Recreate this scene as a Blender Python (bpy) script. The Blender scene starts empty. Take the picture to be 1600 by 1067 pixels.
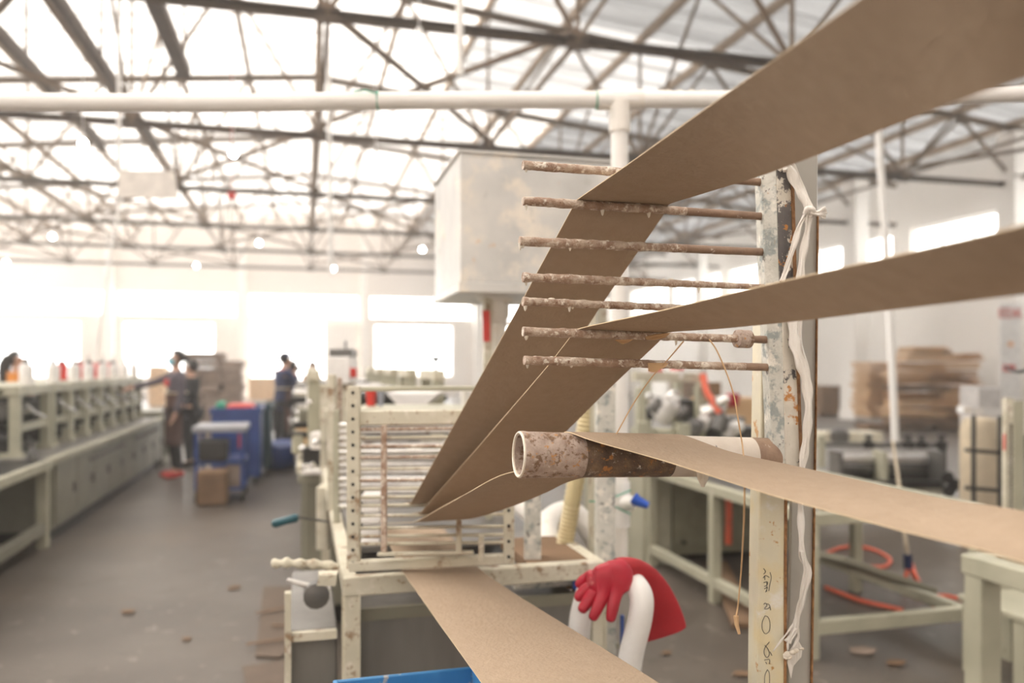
import bpy, bmesh, math, random
from mathutils import Vector, Matrix, noise
R = random.Random(7)
SC = bpy.context.scene
COL = SC.collection
# ------------------------------------------------------------------ camera
FP = 1244.0                       # focal length in pixels of a 1600 px wide frame
HY = 570.0                        # horizon row
CZ = 1.45                         # eye height
SN, CS = math.sin(math.radians(14.64)), math.cos(math.radians(14.64))
cam = bpy.data.cameras.new('camera'); co = bpy.data.objects.new('camera', cam); COL.objects.link(co)
co.location = (0, 0, CZ); co.rotation_euler = (math.pi/2, 0, -math.radians(14.64))
cam.sensor_width = 36; cam.lens = 28.0; cam.shift_y = (HY-533.5)/1600
cam.clip_start = 0.02; cam.clip_end = 300
cam.dof.use_dof = True; cam.dof.focus_distance = 1.14; cam.dof.aperture_fstop = 2.6
SC.camera = co
# ------------------------------------------------------------------ light
w = bpy.data.worlds.new('sky'); SC.world = w; w.use_nodes = True
bg = w.node_tree.nodes['Background']
bg.inputs[0].default_value = (1.0, 0.965, 0.925, 1); bg.inputs[1].default_value = 3.9
sun = bpy.data.lights.new('sun', 'SUN'); so = bpy.data.objects.new('sun', sun); COL.objects.link(so)
sun.energy = 4.5; sun.angle = math.radians(25); sun.color = (1, .95, .87)
so.rotation_euler = (math.radians(48), 0, math.radians(228)); so.location = (0, 20, 20)
SC.view_settings.view_transform = 'Standard'; SC.view_settings.look = 'None'
SC.view_settings.gamma = 1; SC.view_settings.use_curve_mapping = False
SC.view_settings.exposure = 1.38
SC.cycles.max_bounces = 10; SC.cycles.diffuse_bounces = 6; SC.cycles.transparent_max_bounces = 12

def P(x, y, t):                   # a point seen at pixel (x, y) that stands t metres ahead
    u = (x-800)/FP; v = (HY-y)/FP
    return Vector((t*(SN+CS*u), t*(CS-SN*u), CZ+t*v))
def V(*a): return Vector(a)
# ------------------------------------------------------------------ materials
MATS = {}
def new_mat(n):
    m = bpy.data.materials.new(n); m.use_nodes = True; MATS[n] = m
    nt = m.node_tree; b = nt.nodes['Principled BSDF']
    return m, nt, b
def ramp_node(nt, stops, interp='LINEAR'):
    r = nt.nodes.new('ShaderNodeValToRGB'); r.color_ramp.interpolation = interp
    el = r.color_ramp.elements
    while len(el) < len(stops): el.new(0.5)
    for e, (p, c) in zip(el, stops):
        e.position = p; e.color = (c[0], c[1], c[2], 1)
    return r
def mottle(name, stops, scale=6, detail=6, rough=.6, metal=0, bump=.15, bscale=None, layers=(), stretch=(1,1,1), spec=.5):
    """base ramp over noise + layers of patches (colour, scale, threshold, softness)"""
    m, nt, b = new_mat(name); N = nt.nodes; L = nt.links
    tc = N.new('ShaderNodeTexCoord'); mp = N.new('ShaderNodeMapping'); mp.inputs['Scale'].default_value = stretch
    L.new(tc.outputs['Object'], mp.inputs[0])
    n = N.new('ShaderNodeTexNoise'); n.inputs['Scale'].default_value = scale; n.inputs['Detail'].default_value = detail
    L.new(mp.outputs[0], n.inputs['Vector'])
    r = ramp_node(nt, stops); L.new(n.outputs[0], r.inputs[0])
    out = r.outputs[0]
    for i, (c, s, th, soft) in enumerate(layers):
        k = N.new('ShaderNodeTexNoise'); k.inputs['Scale'].default_value = s; k.inputs['Detail'].default_value = 7
        k.inputs['Roughness'].default_value = .65
        o = N.new('ShaderNodeMapping'); o.inputs['Location'].default_value = (i*3.1+1, i*1.7, i*5.3); o.inputs['Scale'].default_value = stretch
        L.new(tc.outputs['Object'], o.inputs[0]); L.new(o.outputs[0], k.inputs['Vector'])
        q = ramp_node(nt, [(th, (0,0,0)), (min(1, th+soft), (1,1,1))]); L.new(k.outputs[0], q.inputs[0])
        mx = N.new('ShaderNodeMix'); mx.data_type = 'RGBA'
        L.new(q.outputs[0], mx.inputs[0]); L.new(out, mx.inputs[6]); mx.inputs[7].default_value = (*c, 1)
        out = mx.outputs[2]
    L.new(out, b.inputs['Base Color'])
    b.inputs['Roughness'].default_value = rough; b.inputs['Metallic'].default_value = metal
    b.inputs['Specular IOR Level'].default_value = spec
    if bump:
        bn = N.new('ShaderNodeTexNoise'); bn.inputs['Scale'].default_value = bscale or scale*6; bn.inputs['Detail'].default_value = 4
        L.new(mp.outputs[0], bn.inputs['Vector'])
        bp = N.new('ShaderNodeBump'); bp.inputs['Strength'].default_value = bump; bp.inputs['Distance'].default_value = .004
        L.new(bn.outputs[0], bp.inputs['Height']); L.new(bp.outputs[0], b.inputs['Normal'])
    return m
def flat(name, c, rough=.6, metal=0, var=.12, scale=9, bump=.05):
    lo = tuple(x*(1-var) for x in c); hi = tuple(min(1, x*(1+var)) for x in c)
    return mottle(name, [(.3, lo), (.7, hi)], scale=scale, rough=rough, metal=metal, bump=bump)
CONC = mottle('concrete_floor', [(.3,(.078,.063,.052)),(.55,(.115,.096,.080)),(.75,(.155,.133,.113))], scale=.9, detail=9, rough=.42, bump=.25, bscale=25,
              layers=[((.085,.068,.055), 2.3, .55, .12), ((.23,.20,.17), 9, .62, .06), ((.125,.095,.07), .6, .52, .2)], spec=.45)
KRAFT = mottle('kraft_board', [(.3,(.375,.285,.205)),(.7,(.405,.31,.225))], scale=60, detail=8, rough=.8, bump=.5, bscale=170,
               layers=[((.2,.14,.09), 75, .74, .04)], spec=.2)
KEDGE = flat('board_cut_edge', (.72,.57,.38), .8)
WALL = mottle('white_plaster', [(.3,(.78,.72,.66)),(.7,(.85,.80,.75))], scale=.5, rough=.85, bump=.1)
WALLR = mottle('white_panel_wall', [(.3,(.88,.84,.79)),(.7,(.92,.885,.84))], scale=.4, rough=.8, bump=.05)
STEEL = mottle('rusty_truss_steel', [(.3,(.12,.078,.048)),(.6,(.18,.122,.078)),(.8,(.25,.18,.115))], scale=4, rough=.75, bump=.1)
STEELD = mottle('dark_truss_steel', [(.3,(.055,.036,.024)),(.7,(.095,.066,.044))], scale=4, rough=.7, bump=.1)
PURL = mottle('tan_purlin_steel', [(.3,(.24,.17,.11)),(.7,(.36,.27,.19))], scale=3, rough=.7, bump=.1)
SHEET = mottle('grey_roof_sheet', [(.3,(.55,.56,.58)),(.7,(.68,.68,.68))], scale=1.5, rough=.5, bump=.05)
GREEN = mottle('cream_green_paint', [(.3,(.37,.36,.27)),(.7,(.47,.455,.35))], scale=5, rough=.5, bump=.1,
               layers=[((.24,.17,.10), 14, .66, .05), ((.62,.58,.5), 5, .64, .06)])
GREENC = mottle('cream_crusted_paint', [(.3,(.52,.49,.38)),(.7,(.66,.62,.51))], scale=9, rough=.6, bump=.3,
               layers=[((.30,.20,.12), 22, .57, .08), ((.74,.69,.60), 12, .58, .08), ((.34,.25,.15), 60, .62, .05)])
OLIVE = flat('olive_cabinet_paint', (.245,.235,.165), .5)
GREYP = mottle('grey_machine_paint', [(.3,(.21,.20,.155)),(.7,(.27,.26,.20))], scale=4, rough=.45, bump=.05,
               layers=[((.16,.14,.11), 6, .66, .1)])
PANELD = mottle('dull_steel_panel', [(.3,(.16,.15,.14)),(.7,(.25,.24,.225))], scale=3, rough=.4, metal=.3, bump=.1, stretch=(3,3,.6))
DARK = flat('dark_machine_steel', (.035,.033,.032), .4, .4)
IRON = flat('grey_iron', (.16,.155,.15), .4, .6)
CHROME = flat('chrome_steel', (.75,.74,.72), .18, 1, .05)
BARW = mottle('worn_bar_steel', [(.3,(.55,.53,.52)),(.7,(.75,.73,.70))], scale=30, rough=.35, metal=.4, bump=.2,
              layers=[((.28,.18,.11), 18, .60, .08)])
PVC = mottle('white_pvc', [(.3,(.86,.84,.82)),(.7,(.90,.89,.87))], scale=5, rough=.35, bump=.03,
             layers=[((.62,.55,.45), 16, .70, .06)])
PVCD = mottle('glue_stained_pvc', [(.3,(.80,.76,.70)),(.7,(.87,.84,.80))], scale=5, rough=.4, bump=.1,
             layers=[((.72,.58,.42), 9, .60, .06)])
GALV = mottle('galvanised_sheet', [(.3,(.56,.56,.55)),(.55,(.66,.655,.64)),(.75,(.76,.74,.71))], scale=6, detail=8, rough=.4, metal=.2, bump=.05,
              layers=[((.84,.78,.70), 5, .53, .10), ((.50,.50,.48), 9, .62, .08), ((.70,.42,.20), 7, .66, .06)])
RUSTROD = mottle('rusty_glued_rod', [(.3,(.24,.14,.09)),(.5,(.36,.24,.17)),(.75,(.50,.38,.29))], scale=50, detail=9, rough=.5, bump=.6, bscale=300,
              layers=[((.58,.48,.39), 45, .47, .14), ((.78,.71,.62), 85, .54, .08), ((.20,.10,.06), 120, .62, .05)])
RUSTROD2 = mottle('brown_rod', [(.3,(.20,.125,.085)),(.75,(.33,.22,.15))], scale=40, detail=8, rough=.5, bump=.25,
              layers=[((.60,.52,.44), 60, .63, .04)])
GLUE = mottle('dried_glue', [(.3,(.72,.64,.52)),(.7,(.86,.82,.74))], scale=60, rough=.3, bump=.2)
PIPEM = mottle('rusty_painted_pipe', [(.3,(.085,.06,.045)),(.5,(.16,.105,.07)),(.7,(.25,.17,.10))], scale=45, detail=8, rough=.55, bump=.5, bscale=200,
              layers=[((.46,.20,.06), 75, .56, .08), ((.42,.36,.30), 45, .58, .10), ((.66,.60,.53), 110, .63, .06)])
PIPEE = mottle('worn_pipe_end', [(.3,(.34,.25,.20)),(.7,(.54,.44,.38))], scale=70, detail=9, rough=.55, bump=.6, bscale=260,
              layers=[((.20,.12,.07), 90, .52, .08), ((.52,.26,.08), 110, .60, .06), ((.72,.65,.57), 60, .60, .10)])
MASTL = mottle('chipped_white_paint', [(.3,(.50,.50,.45)),(.7,(.66,.65,.60))], scale=30, detail=8, rough=.55, bump=.4, bscale=150,
              layers=[((.30,.33,.32), 40, .52, .08), ((.78,.75,.68), 25, .57, .05), ((.13,.11,.10), 60, .61, .04), ((.45,.30,.16), 35, .66, .04)])
MASTD = mottle('chipped_dark_paint', [(.3,(.085,.08,.08)),(.6,(.14,.125,.12)),(.8,(.20,.17,.15))], scale=20, detail=8, rough=.5, bump=.4, bscale=150,
              layers=[((.62,.58,.50), 26, .52, .03), ((.50,.22,.06), 45, .58, .04), ((.72,.69,.62), 60, .58, .03)])
POSTG = mottle('grey_gloss_paint', [(.3,(.37,.355,.32)),(.7,(.42,.40,.36))], scale=8, rough=.35, bump=.08,
              layers=[((.20,.11,.06), 45, .72, .02)])
POSTY = mottle('yellowed_cream_paint', [(.3,(.62,.58,.46)),(.5,(.68,.63,.48)),(.7,(.70,.58,.33))], scale=14, rough=.45, bump=.15,
              layers=[((.50,.27,.09), 24, .63, .03), ((.74,.71,.64), 12, .60, .06), ((.16,.09,.05), 55, .72, .02)])
RUSTW = mottle('rust_weld_seam', [(.3,(.17,.07,.025)),(.7,(.42,.22,.09))], scale=90, rough=.8, bump=.5)
CARD = mottle('brown_cardboard', [(.3,(.42,.235,.11)),(.7,(.54,.33,.17))], scale=5, rough=.8, bump=.1)
CARD2 = mottle('pale_cardboard', [(.3,(.56,.36,.19)),(.7,(.66,.45,.26))], scale=5, rough=.8, bump=.1)
CARDD = mottle('dark_cardboard', [(.3,(.16,.095,.05)),(.7,(.25,.155,.09))], scale=5, rough=.8, bump=.1)
BUND = mottle('grey_brown_board_bundles', [(.3,(.22,.165,.13)),(.7,(.34,.26,.21))], scale=7, rough=.8, bump=.1)
BLUE = mottle('blue_painted_steel', [(.3,(.015,.045,.20)),(.7,(.03,.08,.30))], scale=5, rough=.4, bump=.05)
BLUET = mottle('worn_blue_tray', [(.3,(.04,.20,.44)),(.7,(.08,.28,.55))], scale=8, rough=.4, bump=.1,
               layers=[((.45,.42,.38), 14, .62, .03)])
BLUEP = flat('blue_plastic', (.02,.10,.55), .35)
TEAL = flat('teal_plastic', (.01,.075,.10), .35)
REDR = mottle('red_rubber', [(.3,(.40,.012,.03)),(.7,(.52,.02,.045))], scale=12, rough=.38, bump=.12, layers=[((.62,.16,.16), 22, .66, .06)])
REDK = mottle('red_cuff_rubber', [(.3,(.36,.012,.02)),(.7,(.44,.02,.03))], scale=12, rough=.55, bump=.1)
RED = flat('red_plastic', (.60,.04,.03), .4)
HOSE = flat('orange_red_hose', (.80,.15,.08), .4)
YHOSE = flat('yellowed_ribbed_hose', (.62,.52,.30), .45)
GREENP = flat('green_cord', (.03,.36,.22), .5)
WPLAST = flat('white_plastic', (.82,.80,.78), .4)
STRAP = mottle('white_plastic_strap', [(.3,(.70,.66,.60)),(.7,(.86,.83,.79))], scale=60, rough=.4, bump=.5, bscale=220, stretch=(1,1,.12))
CREAM = flat('cream_sack', (.52,.44,.32), .7)
BLACK = flat('black_cloth', (.018,.018,.02), .8)
JACKET = flat('purple_grey_jacket', (.10,.085,.105), .85)
NAVY = flat('navy_jacket', (.02,.03,.085), .85)
BROWN = flat('brown_apron', (.10,.05,.038), .85)
ORANGE = flat('orange_top', (.80,.30,.05), .8)
SKIN = flat('skin', (.55,.32,.22), .55)
HAIR = flat('black_hair', (.02,.016,.015), .5)
MASK = flat('pale_blue_mask', (.20,.55,.66), .7)
GREYS = flat('grey_sleeve', (.26,.26,.29), .8)
INK = flat('marker_ink', (.12,.115,.10), .6)
def emi(name, c, s):
    m, nt, b = new_mat(name); b.inputs['Base Color'].default_value = (*c,1)
    b.inputs['Emission Color'].default_value = (*c,1); b.inputs['Emission Strength'].default_value = s
    return m
LAMP = emi('lit_bulb', (1,.97,.92), 40)
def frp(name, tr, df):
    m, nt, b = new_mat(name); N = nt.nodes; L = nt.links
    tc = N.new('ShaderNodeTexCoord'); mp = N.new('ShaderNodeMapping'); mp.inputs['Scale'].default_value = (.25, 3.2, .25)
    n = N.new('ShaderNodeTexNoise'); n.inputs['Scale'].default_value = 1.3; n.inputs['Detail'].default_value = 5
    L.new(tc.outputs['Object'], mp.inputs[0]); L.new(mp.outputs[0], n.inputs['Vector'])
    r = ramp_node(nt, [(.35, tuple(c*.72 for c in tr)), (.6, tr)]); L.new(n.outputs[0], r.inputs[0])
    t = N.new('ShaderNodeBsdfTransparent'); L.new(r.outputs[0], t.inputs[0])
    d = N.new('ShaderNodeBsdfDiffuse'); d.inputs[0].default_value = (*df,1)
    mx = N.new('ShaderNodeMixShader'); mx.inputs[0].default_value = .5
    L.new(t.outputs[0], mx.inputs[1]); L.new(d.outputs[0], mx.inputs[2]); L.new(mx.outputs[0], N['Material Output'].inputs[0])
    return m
FRP = [frp('clear_translucent_roof_sheet', (.62,.595,.57), (.6,.58,.56)), frp('second_light_grade_roof_sheet', (.50,.475,.45), (.6,.58,.56)),  # tints stepped bright to dark, roof brightness put into the sheet colour
       frp('dull_translucent_roof_sheet', (.26,.255,.25), (.5,.49,.48)), frp('darkest_light_grade_roof_sheet', (.12,.12,.12), (.5,.5,.5))]
def glass():
    m, nt, b = new_mat('window_glass'); N = nt.nodes; L = nt.links
    t = N.new('ShaderNodeBsdfTransparent'); t.inputs[0].default_value = (.95,.96,.96,1)
    g = N.new('ShaderNodeBsdfGlossy'); g.inputs['Roughness'].default_value = .05
    mx = N.new('ShaderNodeMixShader'); mx.inputs[0].default_value = .06
    L.new(t.outputs[0], mx.inputs[1]); L.new(g.outputs[0], mx.inputs[2]); L.new(mx.outputs[0], N['Material Output'].inputs[0])
    return m
GLASS = glass()
# ------------------------------------------------------------------ mesh builder
class MB:
    def __init__(s): s.v = []; s.f = []; s.mi = []
    def add(s, vs, fs, mi=0):
        o = len(s.v); s.v += [Vector(v) for v in vs]; s.f += [tuple(i+o for i in f) for f in fs]; s.mi += [mi]*len(fs); return s
    def box(s, x0, x1, y0, y1, z0, z1, mi=0):
        return s.add([(x0,y0,z0),(x1,y0,z0),(x1,y1,z0),(x0,y1,z0),(x0,y0,z1),(x1,y0,z1),(x1,y1,z1),(x0,y1,z1)],
                     [(0,3,2,1),(4,5,6,7),(0,1,5,4),(1,2,6,5),(2,3,7,6),(3,0,4,7)], mi)
    def bar(s, p, q, w, h, up=(0,0,1), mi=0):
        p, q = Vector(p), Vector(q); d = (q-p).normalized(); up = Vector(up)
        a = d.cross(up)
        if a.length < 1e-3: a = d.cross(Vector((0,1,0)))
        a.normalize(); b = a.cross(d).normalized(); a = a*w/2; b = b*h/2
        return s.add([p-a-b,p+a-b,p+a+b,p-a+b,q-a-b,q+a-b,q+a+b,q-a+b],
                     [(0,1,2,3),(7,6,5,4),(4,5,1,0),(5,6,2,1),(6,7,3,2),(7,4,0,3)], mi)
    def angle(s, p, q, w, th=.006, up=(0,0,1)):      # L profile
        p, q = Vector(p), Vector(q); d = (q-p).normalized(); up = Vector(up)
        a = d.cross(up)
        if a.length < 1e-3: a = d.cross(Vector((0,1,0)))
        a.normalize(); b = a.cross(d).normalized()
        s.bar(p+b*(w/2-th/2), q+b*(w/2-th/2), w, th, b); s.bar(p-a*(w/2-th/2), q-a*(w/2-th/2), th, w, b); return s
    def tube(s, pts, r, n=10, cap=True, mi=0):
        pts = [Vector(p) for p in pts]; rr = r if isinstance(r, (list, tuple)) else [r]*len(pts)
        o = len(s.v); prev = None; T = []
        for i, p in enumerate(pts):
            d = (pts[min(i+1, len(pts)-1)]-pts[max(i-1, 0)]).normalized()
            if prev is None:
                a = d.cross(Vector((0,0,1)));
                if a.length < .05: a = d.cross(Vector((0,1,0)))
            else: a = prev - d*prev.dot(d)
            a.normalize(); prev = a; b = d.cross(a)
            for k in range(n):
                t = 2*math.pi*k/n; s.v.append(p+(a*math.cos(t)+b*math.sin(t))*rr[i])
        for i in range(len(pts)-1):
            for k in range(n):
                k2 = (k+1) % n
                s.f.append((o+i*n+k, o+i*n+k2, o+(i+1)*n+k2, o+(i+1)*n+k)); s.mi.append(mi)
        if cap:
            s.f.append(tuple(o+k for k in range(n))[::-1]); s.mi.append(mi)
            s.f.append(tuple(o+(len(pts)-1)*n+k for k in range(n))); s.mi.append(mi)
        return s
    def sphere(s, c, r, n=10, m=7, sc=(1,1,1), mi=0):
        c = Vector(c); o = len(s.v)
        s.v.append(c+Vector((0,0,-r*sc[2])))
        for j in range(1, m):
            a = -math.pi/2+math.pi*j/m
            for k in range(n):
                t = 2*math.pi*k/n
                s.v.append(c+Vector((r*sc[0]*math.cos(a)*math.cos(t), r*sc[1]*math.cos(a)*math.sin(t), r*sc[2]*math.sin(a))))
        s.v.append(c+Vector((0,0,r*sc[2])))
        for k in range(n):
            k2 = (k+1) % n; s.f.append((o, o+1+k2, o+1+k)); s.mi.append(mi)
            for j in range(m-2):
                a = o+1+j*n; s.f.append((a+k, a+k2, a+n+k2, a+n+k)); s.mi.append(mi)
            a = o+1+(m-2)*n; s.f.append((a+k, a+k2, len(s.v)-1)); s.mi.append(mi)
        return s
    def lathe(s, c, prof, n=14, mi=0, axis=(0,0,1)):
        c = Vector(c); ax = Vector(axis).normalized(); a = ax.cross(Vector((0,1,0)))
        if a.length < .05: a = ax.cross(Vector((1,0,0)))
        a.normalize(); b = ax.cross(a); o = len(s.v)
        for (r, z) in prof:
            for k in range(n):
                t = 2*math.pi*k/n; s.v.append(c+ax*z+(a*math.cos(t)+b*math.sin(t))*r)
        for i in range(len(prof)-1):
            for k in range(n):
                k2 = (k+1) % n; s.f.append((o+i*n+k, o+i*n+k2, o+(i+1)*n+k2, o+(i+1)*n+k)); s.mi.append(mi)
        s.f.append(tuple(o+k for k in range(n))[::-1]); s.mi.append(mi)
        e = o+(len(prof)-1)*n; s.f.append(tuple(e+k for k in range(n))); s.mi.append(mi)
        return s
    def noise(s, amp, sc):
        for i, v in enumerate(s.v): s.v[i] = v+noise.noise_vector(v*sc)*amp
        return s
    def build(s, name, mats, parent=None, smooth=False, bevel=0, base=None):
        if not isinstance(mats, (list, tuple)): mats = [mats]
        loc = Vector((0,0,0))
        if parent is None:
            xs = [v.x for v in s.v]; ys = [v.y for v in s.v]; zs = [v.z for v in s.v]
            loc = Vector(base) if base else Vector(((min(xs)+max(xs))/2, (min(ys)+max(ys))/2, min(zs)))
            org = loc
        else: org = Vector(parent['org'])
        me = bpy.data.meshes.new(name); me.from_pydata([v-org for v in s.v], [], s.f)
        for m in mats: me.materials.append(m)
        for p, i in zip(me.polygons, s.mi): p.material_index = i; p.use_smooth = smooth
        bm = bmesh.new(); bm.from_mesh(me); bmesh.ops.recalc_face_normals(bm, faces=bm.faces); bm.to_mesh(me); bm.free()
        o = bpy.data.objects.new(name, me); COL.objects.link(o); o['org'] = tuple(org)
        if parent is None: o.location = loc
        else: o.parent = parent; o.location = (0,0,0)
        if smooth: me.set_sharp_from_angle(angle=math.radians(50))
        if bevel:
            b = o.modifiers.new('bevel', 'BEVEL'); b.width = bevel; b.segments = 1; b.limit_method = 'ANGLE'
        return o
def thing(name, label, cat, loc, group=None):
    o = bpy.data.objects.new(name, None); COL.objects.link(o); o.location = loc; o['org'] = tuple(loc)
    o.empty_display_size = .1
    o['label'] = label; o['category'] = cat
    if group: o['group'] = group
    return o
def tag(o, label, cat, group=None):
    o['label'] = label; o['category'] = cat
    if group: o['group'] = group
    return o
def struct(o): o['kind'] = 'structure'; return o
def copy_tree(o, loc=None, parent=None):
    c = o.copy(); COL.objects.link(c)
    if loc is not None: c.location = loc
    if parent is not None: c.parent = parent
    for ch in list(o.children): copy_tree(ch, None, c)
    return c
def spline(pts, k=8):
    pts = [Vector(p) for p in pts]; out = []
    for i in range(len(pts)-1):
        p0 = pts[i-1] if i else pts[0]*2-pts[1]; p1 = pts[i]; p2 = pts[i+1]
        p3 = pts[i+2] if i+2 < len(pts) else pts[i+1]*2-pts[i]
        for j in range(k):
            t = j/k
            out.append(.5*((2*p1)+(p2-p0)*t+(2*p0-5*p1+4*p2-p3)*t*t+(3*p1-p0-3*p2+p3)*t**3))
    out.append(pts[-1]); return out
# ================================================================== STRUCTURE
YB, YF, XR, XL, XRG = 36.8, -8.0, 15.6, -14.6, .25
ZB = 5.21                                   # truss bottom chord
def ZR(x): return CZ+6.45-.10*abs(x-XRG)    # roof line
fl = struct(MB().box(XL-.3, XR+.3, YF-.3, YB+.3, -.3, 0).build('floor', CONC, base=(0,0,0)))
def wall_with_holes(name, mat, axis, pos, a0, a1, z1, holes, th=.24):
    """axis 'x': wall plane at y=pos running along x; 'y': plane at x=pos running along y"""
    xs = sorted({a0, a1, *[h[0] for h in holes], *[h[1] for h in holes]})
    zs = sorted({0, z1, *[h[2] for h in holes], *[h[3] for h in holes]})
    m = MB()
    for i in range(len(xs)-1):
        for j in range(len(zs)-1):
            cx, cz = (xs[i]+xs[i+1])/2, (zs[j]+zs[j+1])/2
            if any(h[0] < cx < h[1] and h[2] < cz < h[3] for h in holes): continue
            if axis == 'x': m.box(xs[i], xs[i+1], pos, pos+th, zs[j], zs[j+1])
            else: m.box(pos, pos+th, xs[i], xs[i+1], zs[j], zs[j+1])
    bm_o = m.build(name, mat, base=((a0+a1)/2 if axis == 'x' else pos, pos if axis == 'x' else (a0+a1)/2, 0))
    bm = bmesh.new(); bm.from_mesh(bm_o.data); bmesh.ops.remove_doubles(bm, verts=bm.verts, dist=1e-4); bm.to_mesh(bm_o.data); bm.free()
    return struct(bm_o)
WN = [0]
def window(axis, pos, h, nv, nh=1, th=.24):
    WN[0] += 1
    a0, a1, z0, z1 = h; f = MB(); fw = .06
    def bx(m, b0, b1, c0, c1, d=.05):
        p = pos+th/2
        if axis == 'x': m.box(b0, b1, p-d/2, p+d/2, c0, c1)
        else: m.box(p-d/2, p+d/2, b0, b1, c0, c1)
    c = V((a0+a1)/2, pos+th/2, z0) if axis == 'x' else V(pos+th/2, (a0+a1)/2, z0)
    e = bpy.data.objects.new('window_%d' % WN[0], None); COL.objects.link(e); e.location = c; e['org'] = tuple(c); e['kind'] = 'structure'
    bx(f, a0, a1, z0, z0+fw); bx(f, a0, a1, z1-fw, z1); bx(f, a0, a0+fw, z0+fw, z1-fw); bx(f, a1-fw, a1, z0+fw, z1-fw)
    f.build('window_frame', WPLAST, e)
    m = MB()
    for k in range(1, nv): x = a0+(a1-a0)*k/nv; bx(m, x-.025, x+.025, z0+fw, z1-fw, .04)
    for k in range(1, nh): z = z0+(z1-z0)*k/nh; bx(m, a0+fw, a1-fw, z-.02, z+.02, .035)
    m.build('mullion', WPLAST, e)
    for k in range(nv):
        g = MB(); x = a0+(a1-a0)*k/nv; bx(g, x+.03, x+(a1-a0)/nv-.03, z0+fw, z1-fw, .008); g.build('pane', GLASS, e)
BC = [-13.1, -7.9, -2.6, 2.65, 7.9, 13.1]
bh = []
for i in range(5):
    a, b = BC[i]+.25, BC[i+1]-.25
    bh.append((a, b, CZ+2.1, CZ+3.15))
    bh.append((a+.2, b-.9, .9, CZ+1.85) if i != 2 else (a+.1, b-.2, 0, CZ+1.85))
wall_with_holes('wall_back', WALL, 'x', YB, XL, XR, ZR(XRG)+.4, bh)
for k, h in enumerate(bh):
    if h[2] > .1: window('x', YB, h, 4 if h[2] > 3 else 3, 1 if h[2] > 3 else 2)
# open doorway in the back wall: sliding leaf drawn aside
d1 = bpy.data.objects.new('door_1', None); COL.objects.link(d1); d1.location = (1.5, YB-.1, 0); d1['org'] = (1.5, YB-.1, 0); d1['kind'] = 'structure'
MB().box(.9, 2.3, YB-.16, YB-.06, .03, CZ+1.85).build('door_leaf', WALLR, d1)
MB().box(-2.4, 2.4, YB-.2, YB-.04, CZ+1.87, CZ+1.99).build('door_track', WALLR, d1)
rh = []
cy = [-.7+4.68*k-.0 for k in range(-1, 9)]
TR = [-5.25+4.68*k for k in range(9)]            # truss planes: ... 8.79 is the first in view
for y in TR[:-1]+[TR[-1]]:
    for s0, s1 in ((.35, 4.33),):
        if y+s1 < YB and y > -7: rh.append((y+s0, y+s1, CZ+2.3, CZ+3.6))
rr_ = [h for h in rh if h[0] > 3]
wall_with_holes('wall_right', WALLR, 'y', XR, YF, YB, ZR(XR)+.5, rr_)
for h in rr_: window('y', XR, h, 4)
wall_with_holes('wall_left', WALL, 'y', XL-.24, YF, YB, ZR(XL)+.5, rh)
for h in rh: window('y', XL-.24, h, 4)
wall_with_holes('wall_front', WALL, 'x', YF-.24, XL, XR, ZR(XRG)+.4, [])
# ceiling: sheets (parts) over purlins (parts)
ce = bpy.data.objects.new('ceiling', None); COL.objects.link(ce); ce.location = (XRG, 14, CZ+6.4); ce['org'] = (XRG, 14, CZ+6.4); ce['kind'] = 'structure'
px_ = [XRG+1.42*k for k in range(-10, 11)]
px_ = [XL-.2]+[x for x in px_ if XL+.4 < x < XR-.4]+[XR+.2]
ys_ = [YF-.3]+TR+[YB+.3]
def sheet_mesh(x0, x1, y0, y1, m):
    n = 6; prof = []
    for k in range(n):
        b = y0+(y1-y0)*k/n; s = (y1-y0)/n
        prof += [(b, 0), (b+.55*s, 0), (b+.65*s, .07), (b+.9*s, .07)]
    prof.append((y1, 0))
    vs = []; fs = []
    for (y, dz) in prof: vs += [(x0, y, ZR(x0)+dz+.12), (x1, y, ZR(x1)+dz+.12)]
    for k in range(len(prof)-1): fs.append((2*k, 2*k+1, 2*k+3, 2*k+2))
    m.add(vs, fs)
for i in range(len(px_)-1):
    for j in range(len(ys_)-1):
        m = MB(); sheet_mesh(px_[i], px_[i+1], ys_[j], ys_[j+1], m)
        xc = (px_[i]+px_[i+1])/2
        gr = .25 if xc < 1.5 else (.35+(xc-1.5)*.42)  # fall of light painted in: bright sheets left, darker towards the right
        if 4 < ys_[j+1] < 14: gr += .75  # nearer bays toned down as well
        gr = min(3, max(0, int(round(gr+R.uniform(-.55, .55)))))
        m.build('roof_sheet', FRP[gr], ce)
for x in px_[1:-1]:
    m = MB(); z = ZR(x)+.04; m.box(x-.025, x-.018, YF, YB, z-.08, z+.08); m.box(x-.018, x+.05, YF, YB, z+.073, z+.08); m.box(x-.018, x+.05, YF, YB, z-.08, z-.073)
    m.build('purlin', PURL, ce)
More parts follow.
